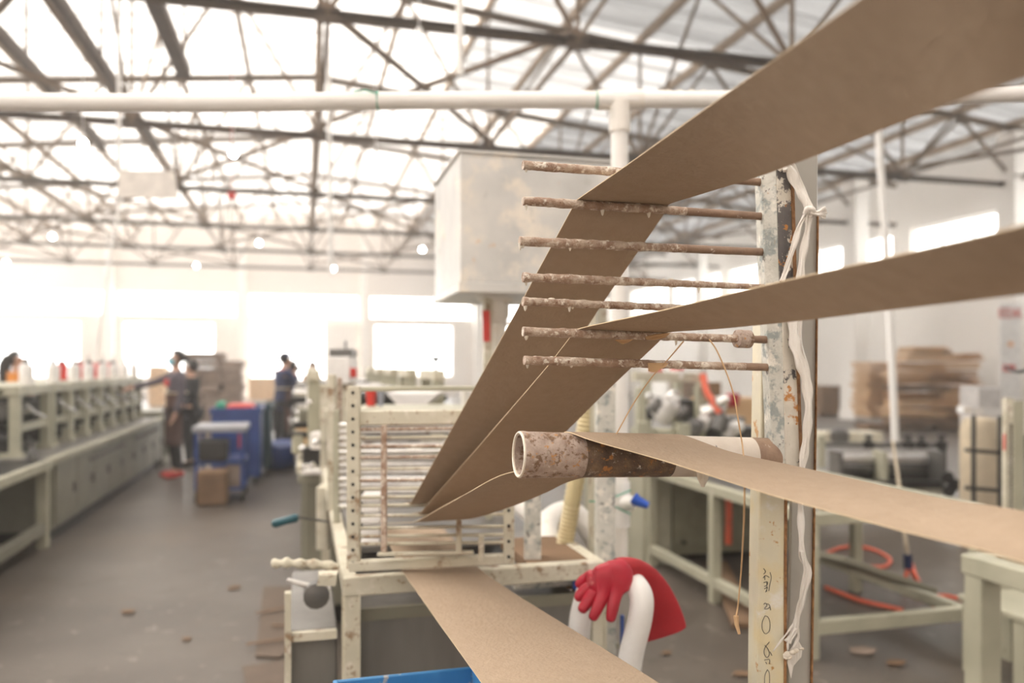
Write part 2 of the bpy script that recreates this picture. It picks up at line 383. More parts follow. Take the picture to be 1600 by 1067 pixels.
# ------------------------------------------------------------------ roof trusses
ordn = ['just behind the camera, outside', '', '', 'nearest', 'second nearest', 'third', 'fourth', 'fifth', 'farthest']
def truss(y, label):
    t = thing('roof_truss', label, 'roof truss', (XRG, y, ZB))
    xe0, xe1 = XL+.12, XR-.12
    step = 1.42; ks = range(-10, 11)
    mb = MB(); mb.angle((xe0, y, ZB), (xe1, y, ZB), .10, .012); mb.build('bottom_chord', STEELD, t)
    mt = MB(); mt.angle((xe0, y, ZR(xe0)-.1), (XRG, y, ZR(XRG)-.1), .11, .012); mt.angle((XRG, y, ZR(XRG)-.1), (xe1, y, ZR(xe1)-.1), .11, .012)
    mt.build('top_chord', STEEL, t)
    def gus(x0, x1, z0, z1): MB().box(x0, x1, y-.012, y+.012, z0, z1).build('gusset_plate', STEELD, t)
    for k in ks:
        x = XRG+step*k; zt = ZR(x)-.12
        if k % 2 == 0:
            MB().bar((x, y, ZB), (x, y, zt), .045, .045).build('vertical_strut', STEEL, t)
            gus(x-.13, x+.13, ZB-.09, ZB+.1)
            if k+2 <= 10:
                x1 = x+step; z1 = ZR(x1)-.12; x2 = x+2*step
                MB().bar((x, y, ZB+.03), (x1, y, z1), .055, .05).build('diagonal_brace', STEEL, t)
                MB().bar((x1, y, z1), (x2, y, ZB+.03), .055, .05).build('diagonal_brace', STEEL, t)
                gus(x1-.1, x1+.1, z1-.12, z1+.04)
    return t
nm = {0: None, 1: None}
names = ['', '', '', 'tan and brown steel roof truss nearest the camera, crossing the top of the photo',
 'second roof truss from the camera, its bottom chord just under the white pipe',
 'third roof truss from the camera, above the hanging white board',
 'fourth roof truss from the camera, behind the hanging white board',
 'fifth roof truss from the camera, one bay short of the last',
 'farthest roof truss, just before the windowed end wall']
for i, y in enumerate(TR):
    if i >= 3: truss(y, names[i])
# longitudinal beams hanging under the roof at the upper left
def lbeam(x, y0, y1, z, w_, mat, label):
    m = MB(); m.box(x-w_/2, x+w_/2, y0, y1, z-.01, z+.01); m.box(x-w_/2, x-w_/2+.012, y0, y1, z+.01, z+.14); m.box(x+w_/2-.012, x+w_/2, y0, y1, z+.01, z+.14)
    t = thing('roof_beam', label, 'beam', (x, (y0+y1)/2, z)); m.build('channel', mat, t)
    g = MB(); g.box(x-w_/2-.05, x+w_/2+.05, y1-.1, y1+.1, z-.02, z-.01)
    for yy in (TR[3], TR[4]):
        if y0 < yy < y1+.3: g.box(x-.02, x+.02, yy-.02, yy+.02, z+.14, ZR(x))
    g.build('hanger', STEELD, t)
lbeam(-1.83, TR[3]-3, TR[4], CZ+4.55, .20, STEELD, 'widest dark steel channel beam running away at upper left, right of two')
lbeam(-3.02, TR[3]-3, TR[5], CZ+4.55, .15, STEELD, 'long dark channel beam at upper left, left of the widest beam')
lbeam(-4.05, TR[3]-3, TR[5], CZ+4.5, .12, STEELD, 'narrow dark channel beam at the far upper left corner')
# cross bracing between trusses (each bay one thing of crossing rods)
bays = ['between the first and second trusses', 'between the second and third trusses', 'between the third and fourth trusses',
        'between the fourth and fifth trusses', 'between the fifth and last trusses']
for b in range(5):
    y0, y1 = TR[3+b]+.08, TR[4+b]-.08
    t = thing('roof_bracing', 'crossing tan steel bracing bars %s' % bays[b], 'bracing', (XRG, (y0+y1)/2, ZB))
    xs = [XRG+2.84*k for k in range(-4, 6)]
    for k in range(len(xs)-1):
        xa, xb = xs[k], xs[k+1]
        if k % 2 == (b % 2):
            MB().bar((xa, y0, ZB+.1), (xb, y1, ZB+.1), .07, .06).build('bracing_bar', STEEL, t)
            MB().bar((xb, y0, ZB+.16), (xa, y1, ZB+.16), .07, .06).build('bracing_bar', STEEL, t)
        MB().bar((xa, y0, ZB+.02), (xa, y1, ZB+.02), .05, .05).build('tie_bar', STEEL, t)
        if k in (1, 3, 4, 6, 8):      # sloping sway bars from bottom to top chord
            MB().bar((xa, y0, ZB+.08), (xa, (y0+y1)/2, ZR(xa)-.1), .045, .045).build('sway_bar', STEEL, t)
            MB().bar((xa, (y0+y1)/2, ZR(xa)-.1), (xa, y1, ZB+.08), .045, .045).build('sway_bar', STEEL, t)
# columns
def column(x, y, label, w=.36, d=.45, sign=False):
    t = thing('column', label, 'column', (x, y, 0))
    MB().box(x-w/2, x+w/2, y-d/2, y+d/2, 0, ZR(x)-.2).build('shaft', WALLR, t, bevel=.01)
    MB().box(x-w/2-.05, x+w/2+.05, y-d/2-.05, y+d/2+.05, 0, .25).build('plinth', WALLR, t, bevel=.01)
    return t
column(14.15, TR[5], 'square white column in front of the right wall, left of the tall cardboard pile', .42, .55)
c2 = column(14.35, TR[4], 'white column at the right edge carrying a red and white sign', .4, .45)
column(14.6, TR[6], 'white column by the right wall seen between the steel rods, nearer one', .36, .45)
column(14.6, TR[7], 'white column by the right wall seen between the steel rods, farther one', .36, .45)
for i, (x, s) in enumerate(zip(BC[1:5], ['leftmost pale pier of the end wall', 'pale pier between the windows behind the masked worker', 'pale pier of the end wall behind the steel rack', 'pale pier of the end wall behind the steel tank'])):
    column(x, YB-.2, s, .32, .36)
# white sign with red letters on column c2
sg = thing('wall_sign', 'white notice with red capital letters fixed on the right-edge column', 'sign', P(1579, 560, 15.7))
def signbox(x0, x1, y0, y1, t, mat, name, th=.02):
    a, b, c, d = P(x0,y0,t), P(x1,y0,t), P(x1,y1,t), P(x0,y1,t); n = V(SN, CS, 0)*th
    return MB().add([a,b,c,d,a+n,b+n,c+n,d+n], [(0,1,2,3),(7,6,5,4),(4,5,1,0),(5,6,2,1),(6,7,3,2),(7,4,0,3)]).build(name, mat, sg)
signbox(1563, 1594, 474, 622, 15.72, WPLAST, 'board')
def text(s, loc, size, mat, parent, rot, name='lettering', ext=.002):
    c = bpy.data.curves.new(name, 'FONT'); c.body = s; c.size = size; c.align_x = 'CENTER'; c.align_y = 'CENTER'; c.extrude = ext
    o = bpy.data.objects.new(name, c); COL.objects.link(o)
    o.data.materials.append(mat); bpy.context.view_layer.update()
    me = bpy.data.meshes.new_from_object(o); bpy.data.objects.remove(o)
    o = bpy.data.objects.new(name, me); COL.objects.link(o); o.parent = parent
    o.location = Vector(loc)-Vector(parent['org']); o.rotation_euler = rot; return o
yaw = -math.radians(14.64)
text('EDK', P(1579, 490, 15.7), .26, RED, sg, (math.pi/2, 0, yaw))
signbox(1568, 1586, 570, 580, 15.70, RED, 'red_label', .01)
signbox(1575, 1583, 534, 541, 15.70, flat('pale_orange', (.8,.45,.25)), 'orange_dot', .01)
# thin factory haze filling the hall
hz = MB().box(XL-1, XR+1, YF-1, YB+1, -.5, CZ+7.4).build('air_haze', MATS.get('haze') or bpy.data.materials.new('haze'), base=(0,0,0))
hm = hz.data.materials[0]; hm.use_nodes = True; hn = hm.node_tree; hn.nodes.clear()
ho = hn.nodes.new('ShaderNodeOutputMaterial'); hv = hn.nodes.new('ShaderNodeVolumeScatter'); hv.inputs['Color'].default_value = (1,.97,.93,1); hv.inputs['Density'].default_value = .007; hv.inputs['Anisotropy'].default_value = .3
hn.links.new(hv.outputs[0], ho.inputs['Volume']); hz['kind'] = 'stuff'; tag(hz, 'thin pale dust haze filling the factory hall', 'haze')
# hanging bulbs
lamps = [(130,225,11.6,'above the left end of the white board'),(365,240,12.5,'right of the white board, upper one'),(10,410,24,'lowest at the left edge'),(82,370,20,'left, above the end wall'),
 (405,380,21,'middle, right of the hanging board and lower'),(307,415,26,'low between the two middle bulbs'),(521,420,27,'low, under the vertical cord'),(660,390,22,'just left of the steel tank'),(655,70,7.4,'nearest, at the top of the photo'),(587,250,13,'left of the steel tank, upper one')]
for (x, y, t, s) in lamps:
    p = P(x, y, t); o = thing('pendant_bulb', 'glowing white bulb hanging from the roof, '+s, 'lamp', p)
    MB().sphere(p, .055, 12, 8).build('bulb', LAMP, o, True); MB().tube([p+V(0,0,.065), p+V(0,0,.15)], .03, 8).build('socket', WPLAST, o)
    MB().tube([p+V(0,0,.15), V(p.x, p.y, ZR(p.x)+.1)], .006, 5).build('cord', WPLAST, o)
# hanging blank board
hb = thing('hanging_board', 'blank white board hanging from the roof at upper left', 'board', P(230, 310, 8.4))
bo = MB(); a, b, c, d = P(186,266,8.4), P(272,268,8.6), P(278,310,8.6), P(183,308,8.4); n = V(.1,.9,0)*.03
bo.add([a,b,c,d,a+n,b+n,c+n,d+n], [(0,1,2,3),(7,6,5,4),(4,5,1,0),(5,6,2,1),(6,7,3,2),(7,4,0,3)]).build('panel', flat('board_white', (.85,.80,.75), .7), hb)
MB().tube([a, V(a.x, a.y, ZB+.3)], .022, 6).build('suspension_rod', WPLAST, hb)
MB().tube([P(190,308,8.42), P(172,400,8.3), P(150,560,8.2)], .014, 6).build('pull_cord', WPLAST, hb)
for (x0,y0,x1,y1,t,r,s) in [(717,-115,719,118,5.5,.028,'white conduit hanging left of the steel tank, upper left of centre'),(512,-30,517,430,11,.03,'thin white conduit hanging between the trusses')]:
    tag(MB().tube([P(x0,y0,t), P(x1,y1,t)], r, 8).build('hanging_conduit', PVC, smooth=True), s, 'pipe')
# leaning conduit at right, reaches the roller machine
tag(MB().tube([P(1368,150,7.6), P(1372,205,7.6), P(1388,440,7.6), P(1399,690,7.6)], .034, 10).build('leaning_conduit', PVC, smooth=True), 'long thin white conduit dropping to the roller machine in front of the cardboard pile', 'pipe')
# ================================================================== LEFT GLUING LINE
XF = -1.96                                       # aisle-side face of the left machine line
def knob_row(parent, x, ys, z, mat=IRON, r=.016):
    for y in ys:
        MB().lathe((x, y, z), [(r, 0), (r, .02), (r*.6, .035)], 10, axis=(1,0,0)).build('knob', mat, parent, True)
t = thing('machine_base_cabinet', 'long grey green base cabinet under the row of forming frames on the left', 'cabinet', (-2.55, 9.9, 0))
MB().box(-3.1, XF-.02, 7.2, 12.3, .10, .66).build('body', GREYP, t, bevel=.008)
MB().box(-3.05, XF-.07, 7.25, 12.25, 0, .10).build('plinth', DARK, t)
MB().box(-3.14, XF-.03, 7.1, 12.35, .66, .70).build('worktop', PANELD, t, bevel=.006); MB().box(XF-.03, XF+.03, 7.1, 12.35, .65, .71).build('edge_lip', GREEN, t, bevel=.006)
for k in range(8):
    y = 7.24+k*.63
    d = MB().box(XF-.02, XF, y+.012, y+.618, .13, .64).build('door', GREYP, t, bevel=.004)
    MB().box(XF, XF+.02, y+.5, y+.52, .34, .42).build('door_handle', IRON, d)
knob_row(t, XF, [8.3+.16*k for k in range(10)], .56); knob_row(t, XF, [10.4+.2*k for k in range(8)], .57)
t = thing('end_cabinet', 'short grey end cabinet with a dark opening beside the masked worker', 'cabinet', (-2.5, 12.75, 0))
m = MB(); m.box(-3.0, XF, 12.36, 12.42, 0, .78); m.box(-3.0, XF, 13.1, 13.16, 0, .78); m.box(-3.0, XF, 12.42, 13.1, .72, .78); m.box(-3.0, XF, 12.42, 13.1, 0, .08); m.box(-3.0, -2.94, 12.42, 13.1, .08, .72)
m.build('carcass', GREYP, t, bevel=.005); MB().box(-2.6, -2.3, 12.5, 13.0, .08, .5).build('motor_housing', DARK, t, bevel=.02)
t = thing('drive_bench', 'open steel table frame at the lower left edge holding dark drive units', 'frame', (-2.4, 5.8, 0))
for y in (4.6, 5.72, 7.04):
    for x in (XF-.04, -2.95): MB().box(x-.04, x+.04, y-.04, y+.04, 0, .64).build('leg', GREEN if x > -2.5 else GREYP, t, bevel=.004)
for x in (XF-.04, -2.95):
    MB().box(x-.035, x+.035, 4.5, 7.08, .12, .20).build('lower_rail', GREYP, t, bevel=.004)
MB().box(-3.0, XF-.02, 4.5, 7.08, .64, .69).build('tabletop', DARK, t, bevel=.005); MB().box(XF-.02, XF+.03, 4.5, 7.08, .63, .70).build('edge_lip', GREEN, t, bevel=.005)
MB().box(-2.8, -2.75, 4.6, 7.0, .2, .64).build('back_panel', DARK, t)
t = thing('electric_motor', 'dark motor lying under the open table frame at lower left', 'motor', (-2.45, 5.9, .2))
MB().lathe((-2.35, 6.1, .32), [(.02,-.28),(.12,-.26),(.13,-.2),(.13,.2),(.11,.25),(.03,.27),(.03,.34)], 16, axis=(0,1,0)).build('motor_body', IRON, t, True)
for k in range(10): MB().lathe((-2.35, 5.93+k*.036, .32), [(.14,0),(.14,.012)], 16, axis=(0,1,0)).build('cooling_fin', IRON, t)
MB().box(-2.5, -2.2, 5.9, 6.3, .12, .2).build('foot', DARK, t)
MB().lathe((-2.35, 6.42, .32), [(.09,0),(.09,.05),(.03,.05),(.03,.09)], 16, axis=(0,1,0)).build('pulley', GREENC, t, True)
def station(y, label, wide=False):
    t = thing('forming_frame', label, 'machine', (-2.5, y, .70), 'forming frames of the left line')
    L = .50 if not wide else .78; z = .70
    for yy in (y, y+L):
        MB().box(-2.30, -2.22, yy-.03, yy+.03, z, z+.56).build('post', GREEN, t, bevel=.004)
        MB().box(-2.86, -2.80, yy-.03, yy+.03, z, z+.56).build('post', GREEN, t, bevel=.004)
        MB().box(-2.86, -2.20, yy-.05, yy+.05, z, z+.035).build('foot_plate', GREEN, t)
    MB().box(-2.33, -2.21, y-.05, y+L+.05, z+.50, z+.58).build('top_beam', GREEN, t, bevel=.004)
    MB().box(-2.87, -2.78, y-.05, y+L+.05, z+.50, z+.58).build('top_beam', GREEN, t, bevel=.004)
    MB().box(-2.30, -2.24, y+.03, y+L-.03, z+.20, z+.26).build('cross_bar', GREEN, t, bevel=.004)
    for dy, zz, r in ((.13, .14, .055), (.30, .17, .06), (.22, .36, .045)):
        MB().lathe((-2.84, y+dy, z+zz), [(.018,0),(.018,.1),(r,.1),(r,.5),(.018,.5),(.018,.64)], 14, axis=(1,0,0)).build('roller', CHROME if zz > .3 else DARK, t, True)
    MB().box(-2.62, -2.34, y+.1, y+L-.1, z+.02, z+.12).build('gear_box', DARK, t, bevel=.01)
    MB().box(-2.72, -2.66, y+.04, y+L-.04, z+.04, z+.44).build('back_plate', DARK, t, bevel=.01)
    MB().box(-2.60, -2.36, y+.12, y+L-.16, z+.30, z+.42).build('glue_head', IRON, t, bevel=.01); MB().box(-2.78, -2.34, y, y+L, z+.555, z+.575).build('top_plate', GREEN, t); MB().box(-2.56, -2.50, y+.02, y+.2, z+.10, z+.5).build('motor_block', DARK, t, bevel=.01)
    MB().tube([(-2.26, y+.25, z+.42), (-2.20, y+.30, z+.34), (-2.14, y+.36, z+.30)], .014, 8).build('clamp_lever', CHROME, t, True)
    MB().lathe((-2.27, y+.2, z+.26), [(.014,0),(.014,.14),(.035,.14),(.035,.16)], 10).build('adjusting_screw', IRON, t, True)
ordw = ['nearest', 'second', 'third', 'fourth', 'fifth', 'sixth', 'seventh', 'farthest']
ys8 = [7.25, 8.18, 8.78, 9.38, 9.98, 10.58, 11.18, 11.74]
for k, y in enumerate(ys8): station(y, '%s cream green steel forming frame on the left machine base' % ordw[k], k == 0)
for k, xq in enumerate([52.6, 82, 108, 126, 147, 162, 178, 204]):
    y = [7.55, 8.3, 9.0, 9.55, 10.2, 10.75, 11.35, 11.95][k]; z = 1.28; x = -2.27
    t = thing('glue_bottle', '%s white spiked glue bottle standing on the left frames' % ordw[k], 'bottle', (x, y, z), 'white glue bottles on the left line')
    MB().lathe((x, y, z), [(.05,0),(.055,.02),(.055,.15),(.04,.175),(.02,.18)], 14).build('bottle_body', WPLAST, t, True)
    MB().lathe((x, y, z+.18), [(.024,0),(.02,.03),(.006,.045),(.004,.10)], 8).build('nozzle', IRON, t, True)
for k, (y, lab) in enumerate([(9.82, 'red canister between the second and third white bottles'), (10.5, 'red canister between the third and fourth white bottles'), (11.0, 'red canister behind the fifth white bottle'), (11.5, 'red canister behind the sixth white bottle'), (12.1, 'red canister near the far end of the left frames')]):
    t = thing('red_canister', lab, 'canister', (-2.6, y, 1.28)); MB().lathe((-2.6, y, 1.28), [(.055,0),(.06,.01),(.06,.17),(.045,.19)], 12).build('can_body', RED, t, True)
    MB().lathe((-2.6, y, 1.47), [(.035,0),(.035,.03)], 12).build('cap', DARK, t, True)
# near-left drive unit
def drive(name, x, y, z, s, label):
    t = thing(name, label, 'machine', (x, y, z))
    MB().box(x-.22*s, x+.14*s, y-.2*s, y+.3*s, z, z+.16*s).build('gear_box', DARK, t, bevel=.015)
    MB().lathe((x+.02, y-.1*s, z+.26*s), [(.1*s,0),(.11*s,.02),(.11*s,.22*s),(.08*s,.26*s)], 16, axis=(0,1,0)).build('motor_body', IRON, t, True)
    MB().lathe((x+.05, y+.2*s, z+.36*s), [(.09*s,0),(.1*s,.012),(.1*s,.04),(.03,.04),(.03,.08)], 18, axis=(1,0,0)).build('hand_wheel', DARK, t, True)
    for k in range(3): MB().lathe((x-.25*s, y-.15*s+.17*s*k, z+(.2+.1*(k % 2))*s), [(.016,0),(.016,.1*s),(.045*s,.1*s),(.045*s,.4*s),(.016,.4*s),(.016,.5*s)], 12, axis=(1,0,0)).build('roller', CHROME if k == 1 else DARK, t, True)
    MB().tube([(x+.1*s, y-.1*s, z+.2*s), (x+.16*s, y-.05*s, z+.42*s)], .016, 8).build('lever', CHROME, t, True)
    for dy in (-.18, .28): MB().box(x-.2*s, x-.14*s, y+dy*s, y+(dy+.05)*s, z, z+.48*s).build('side_plate', GREEN, t, bevel=.003)
drive('feed_drive_unit', -2.35, 5.55, .70, 1.15, 'dark drive unit with rollers nearest the left edge of the photo')
drive('roller_drive_unit', -2.45, 6.45, .70, 1.1, 'dark roller drive unit just before the first forming frame')
for k, y in enumerate((6.2, 7.0)):
    tag(MB().lathe((-2.06, y, .70), [(.035,0),(.038,.05),(.02,.08),(.014,.12),(.03,.13),(.03,.15)], 12).build('chrome_fitting', IRON, smooth=True), ['chrome fitting on the edge of the left table, nearer one', 'chrome fitting on the edge of the left table, farther one'][k], 'fitting')
# ================================================================== FAR FLOOR THINGS
def card_box(px0, px1, py0, py1, t, depth, label, mat=CARD2):
    a, b = P(px0, py1, t), P(px1, py1, t); z1 = CZ+(HY-py0)*t/FP
    w_ = (b-a).length; c = (a+b)/2+V(SN, CS, 0)*depth/2
    th = thing('cardboard_box', label, 'box', (c.x, c.y, 0))
    x0, x1, y0, y1 = c.x-w_/2, c.x+w_/2, c.y-depth/2, c.y+depth/2
    MB().box(x0, x1, y0, y1, 0, z1-.012).build('carton', mat, th, bevel=.01)
    MB().box(x0-.01, c.x-.01, y0-.01, y1+.01, z1-.012, z1).build('flap', mat, th); MB().box(c.x+.01, x1+.01, y0-.01, y1+.01, z1-.012, z1).build('flap', mat, th)
card_box(384, 425, 590, 618, 33, 1.2, 'pale cardboard box in front of the bright doorway, behind the worker in navy', CARD2)
card_box(227, 250, 572, 626, 28, 1.0, 'tall pale cardboard box far behind the left line, beside the masked worker', CARD2)
card_box(1275, 1308, 603, 645, 23, 1.0, 'brown cardboard box left of the white column at right', CARDD)
card_box(1060, 1098, 590, 640, 24, 1.0, 'brown cardboard box behind the right gluing machine', CARDD)
# bundles of finished boards: stack behind masked worker
t0 = P(287, 676, 16.6); 
def bundle(parent, x0, x1, y0, y1, z0, z1, mat, rot=0, name='bundle'):
    m = MB(); c = V((x0+x1)/2, (y0+y1)/2, 0); n = 5
    for k in range(n):
        za = z0+(z1-z0)*k/n; zb = z0+(z1-z0)*(k+.82)/n; dx = R.uniform(-.03, .03); dy = R.uniform(-.03, .03)
        m.box(x0+dx, x1+dx, y0+dy, y1+dy, za, zb+.004 if k < n-1 else z1)
    for i, v in enumerate(m.v):
        d = v-c; m.v[i] = V(c.x+d.x*math.cos(rot)-d.y*math.sin(rot), c.y+d.x*math.sin(rot)+d.y*math.cos(rot), v.z)
    return m.build(name, mat, parent)
st = thing('board_stack', 'tall grey brown stack of board bundles behind the masked worker', 'stack', (t0.x+.55, t0.y+.5, 0))
for k in range(10):
    z = .08+k*.163
    for i in range(3):
        if k == 9 and i == 2: continue
        x = t0.x+i*.375+R.uniform(-.03, .03)
        bundle(st, x, x+.37, t0.y+R.uniform(-.04, .04), t0.y+1.0, z, z+.155, BUND, R.uniform(-.03, .03))
MB().box(t0.x-.05, t0.x+1.2, t0.y, t0.y+1.0, 0, .08).build('pallet', CARDD, st)
# tall cardboard pile on the right
p0 = P(1360, 668, 17.6); fx, fy = SN*0+1, 0
pr = thing('cardboard_pile', 'high untidy pile of flat brown cartons by the right wall', 'pile', (P(1450,668,17.8).x, P(1450,668,17.8).y, 0))
def slab(parent, px0, px1, py0, py1, t, dep, mat, tilt=0):
    a, b = P(px0, py1, t), P(px1, py1, t); z0 = CZ+(HY-py1)*t/FP; z1 = CZ+(HY-py0)*t/FP
    r = (b-a).normalized(); f = V(-r.y, r.x, 0)*dep; m = MB(); n = max(2, int((py1-py0)/3.2))
    for k in range(n):
        za = z0+(z1-z0)*k/n; zb = za+(z1-z0)/n*.8; j = R.uniform(-.06, .06)
        q0 = a+r*j; q1 = b+r*(j+R.uniform(-.05, .05)); o = f.normalized()*R.uniform(-.06, .06)
        vs = []
        for zz in (za, zb):
            for q, s_ in ((q0, 0), (q1, 1)):
                vs += [V(q.x+o.x, q.y+o.y, zz+tilt*s_), V(q.x+o.x+f.x, q.y+o.y+f.y, zz+tilt*s_)]
        m.add(vs, [(0,1,3,2),(4,6,7,5),(0,2,6,4),(1,5,7,3),(0,4,5,1),(2,3,7,6)])
    m.build('carton_bundle', mat, parent)
rows = [(1358,1390,565,588),(1358,1392,588,612),(1358,1390,612,636),(1358,1392,636,652)]
for (a, b, c, d) in rows: slab(pr, a, b, c, d, 18.4, .9, CARD2)
yy = 664; 
while yy > 545:
    h = R.uniform(9, 15); lim = 1 if yy > 575 else 0
    xs = 1400 if yy > 580 else (1402+(580-yy)*.9)
    xe = 1534 if yy > 560 else 1488
    x = xs+R.uniform(-3, 5)
    while x < xe-12:
        wd = min(R.uniform(42, 85), xe-x+R.uniform(-6, 6))
        slab(pr, x, x+wd, yy-h+1, yy, 17.6+R.uniform(-.25, .25), R.uniform(.6, 1.0), R.choice([CARD, CARD, CARD2, CARDD]), R.uniform(-.03, .03))
        x += wd+R.uniform(1, 3)
    yy -= h
slab(pr, 1425, 1480, 541, 551, 17.7, .7, CARD2)
for a_, b_ in ((1360, 1392), (1405, 1460), (1468, 1528)):
    q0_, q1_ = P(a_, 668, 17.6), P(b_, 668, 17.6); MB().bar(V(q0_.x, q0_.y+.3, .06), V(q1_.x, q1_.y+.3, .06), .6, .12).build('pallet', CARDD, pr)
# ------------------------------------------------------------------ blue trolleys
def cart(x, y, w_, d_, h, label, front=True):
    t = thing('trolley', label, 'trolley', (x, y, 0))
    for sx in (0, 1):
        for sy in (0, 1):
            MB().box(x-w_/2+sx*(w_-.04), x-w_/2+.04+sx*(w_-.04), y-d_/2+sy*(d_-.04), y-d_/2+.04+sy*(d_-.04), .12, h).build('leg', BLUE, t, bevel=.003)
            cx, cy_ = x-w_/2+.02+sx*(w_-.04), y-d_/2+.02+sy*(d_-.04)
            cs = MB().lathe((cx-.02, cy_, .055), [(.02,0),(.055,.005),(.055,.035),(.02,.04)], 12, axis=(1,0,0)).build('caster', DARK, t, True)
            MB().box(cx-.012, cx+.012, cy_-.02, cy_+.02, .06, .12).build('fork', IRON, cs)
    return t
cp = P(343, 785, 8.4)
t = cart(cp.x, cp.y+.3, .50, .6, .76, 'blue steel trolley with a silver top tray beside the masked worker')
MB().box(cp.x-.27, cp.x+.27, cp.y-.02, cp.y+.62, .74, .80).build('top_tray', flat('scuffed_silver_tray', (.34,.35,.38), .35, .3), t, bevel=.006)
MB().box(cp.x-.25, cp.x+.25, cp.y, cp.y+.6, .40, .44).build('middle_shelf', BLUE, t, bevel=.003)
MB().box(cp.x-.25, cp.x+.25, cp.y, cp.y+.6, .12, .15).build('bottom_shelf', BLUE, t, bevel=.003)
tag(MB().box(cp.x-.2, cp.x+.08, cp.y-.05, cp.y+.3, .44, .66).noise(.012, 5).build('scrap_bag', DARK, bevel=.02), 'dark bundle on the middle shelf of the blue trolley', 'bundle')
tag(MB().box(cp.x-.20, cp.x+.10, cp.y-.24, cp.y-.03, 0, .37).noise(.01, 4).build('sack', CARDD, bevel=.03), 'brown sack leaning against the front of the blue trolley', 'sack')
tag(MB().box(cp.x+.06, cp.x+.22, cp.y+.02, cp.y+.3, .151, .38).build('small_carton', BUND, bevel=.01), 'small carton on the bottom shelf of the blue trolley', 'box')
def bin_(x, y, w_, d_, h, label, mat):
    t = thing('storage_bin', label, 'bin', (x, y, 0)); m = MB(); th = .02
    m.box(x-w_/2, x+w_/2, y-d_/2, y-d_/2+th, .1, h); m.box(x-w_/2, x+w_/2, y+d_/2-th, y+d_/2, .1, h)
    m.box(x-w_/2, x-w_/2+th, y-d_/2+th, y+d_/2-th, .1, h); m.box(x+w_/2-th, x+w_/2, y-d_/2+th, y+d_/2-th, .1, h); m.box(x-w_/2+th, x+w_/2-th, y-d_/2+th, y+d_/2-th, .1, .13)
    m.build('tub', mat, t, bevel=.006)
    MB().box(x-w_/2-.02, x+w_/2+.02, y-d_/2-.02, y-d_/2, h-.06, h).build('rim', mat, t); MB().box(x+w_/2, x+w_/2+.02, y-d_/2-.02, y+d_/2+.02, h-.06, h).build('rim', mat, t)
    for sx in (-1, 1):
        for sy in (-1, 1): MB().lathe((x+sx*(w_/2-.06)-.02, y+sy*(d_/2-.07), .05), [(.05,0),(.05,.04)], 12, axis=(1,0,0)).build('caster', DARK, t, True)
bp = P(368, 760, 9.5)
bin_(bp.x, bp.y+.42, .56, .7, .93, 'blue bin trolley behind the silver topped trolley', BLUE)
bin_(bp.x+.12, bp.y+1.2, .50, .65, .92, 'dark blue green bin trolley farthest back of the trolleys', flat('dark_teal_bin', (.02,.06,.08), .5))
tag(MB().box(bp.x-.12, bp.x+.2, bp.y+.15, bp.y+.6, .13, .97).build('red_cloth', RED, bevel=.03), 'red cloth heap showing over the rim of the blue bin', 'cloth')
tag(MB().box(bp.x-.24, bp.x-.14, bp.y+.2, bp.y+.5, .13, 1.0).build('green_packet', GREENP, bevel=.02), 'green packet sticking out of the blue bin', 'packet')
tag(MB().box(bp.x+.03, bp.x+.12, bp.y+.045, bp.y+.065, .45, .62).build('red_tag', RED), 'red label hanging on the blue bin front', 'label')
# blue sack on the floor by the worker in navy
g = P(437, 735, 10.9); m = MB()
m.lathe((g.x, g.y+.2, 0), [(.17,0),(.24,.04),(.30,.22),(.29,.34),(.20,.38)], 16); m.noise(.035, 5)
bt = thing('blue_sack', 'slumped blue sack on the aisle floor near the worker in navy', 'sack', (g.x, g.y+.2, 0)); m.build('cloth_body', BLUE, bt, True)
MB().box(g.x+.2, g.x+.27, g.y, g.y+.3, .12, .36).build('white_patch', WPLAST, bt, bevel=.01)
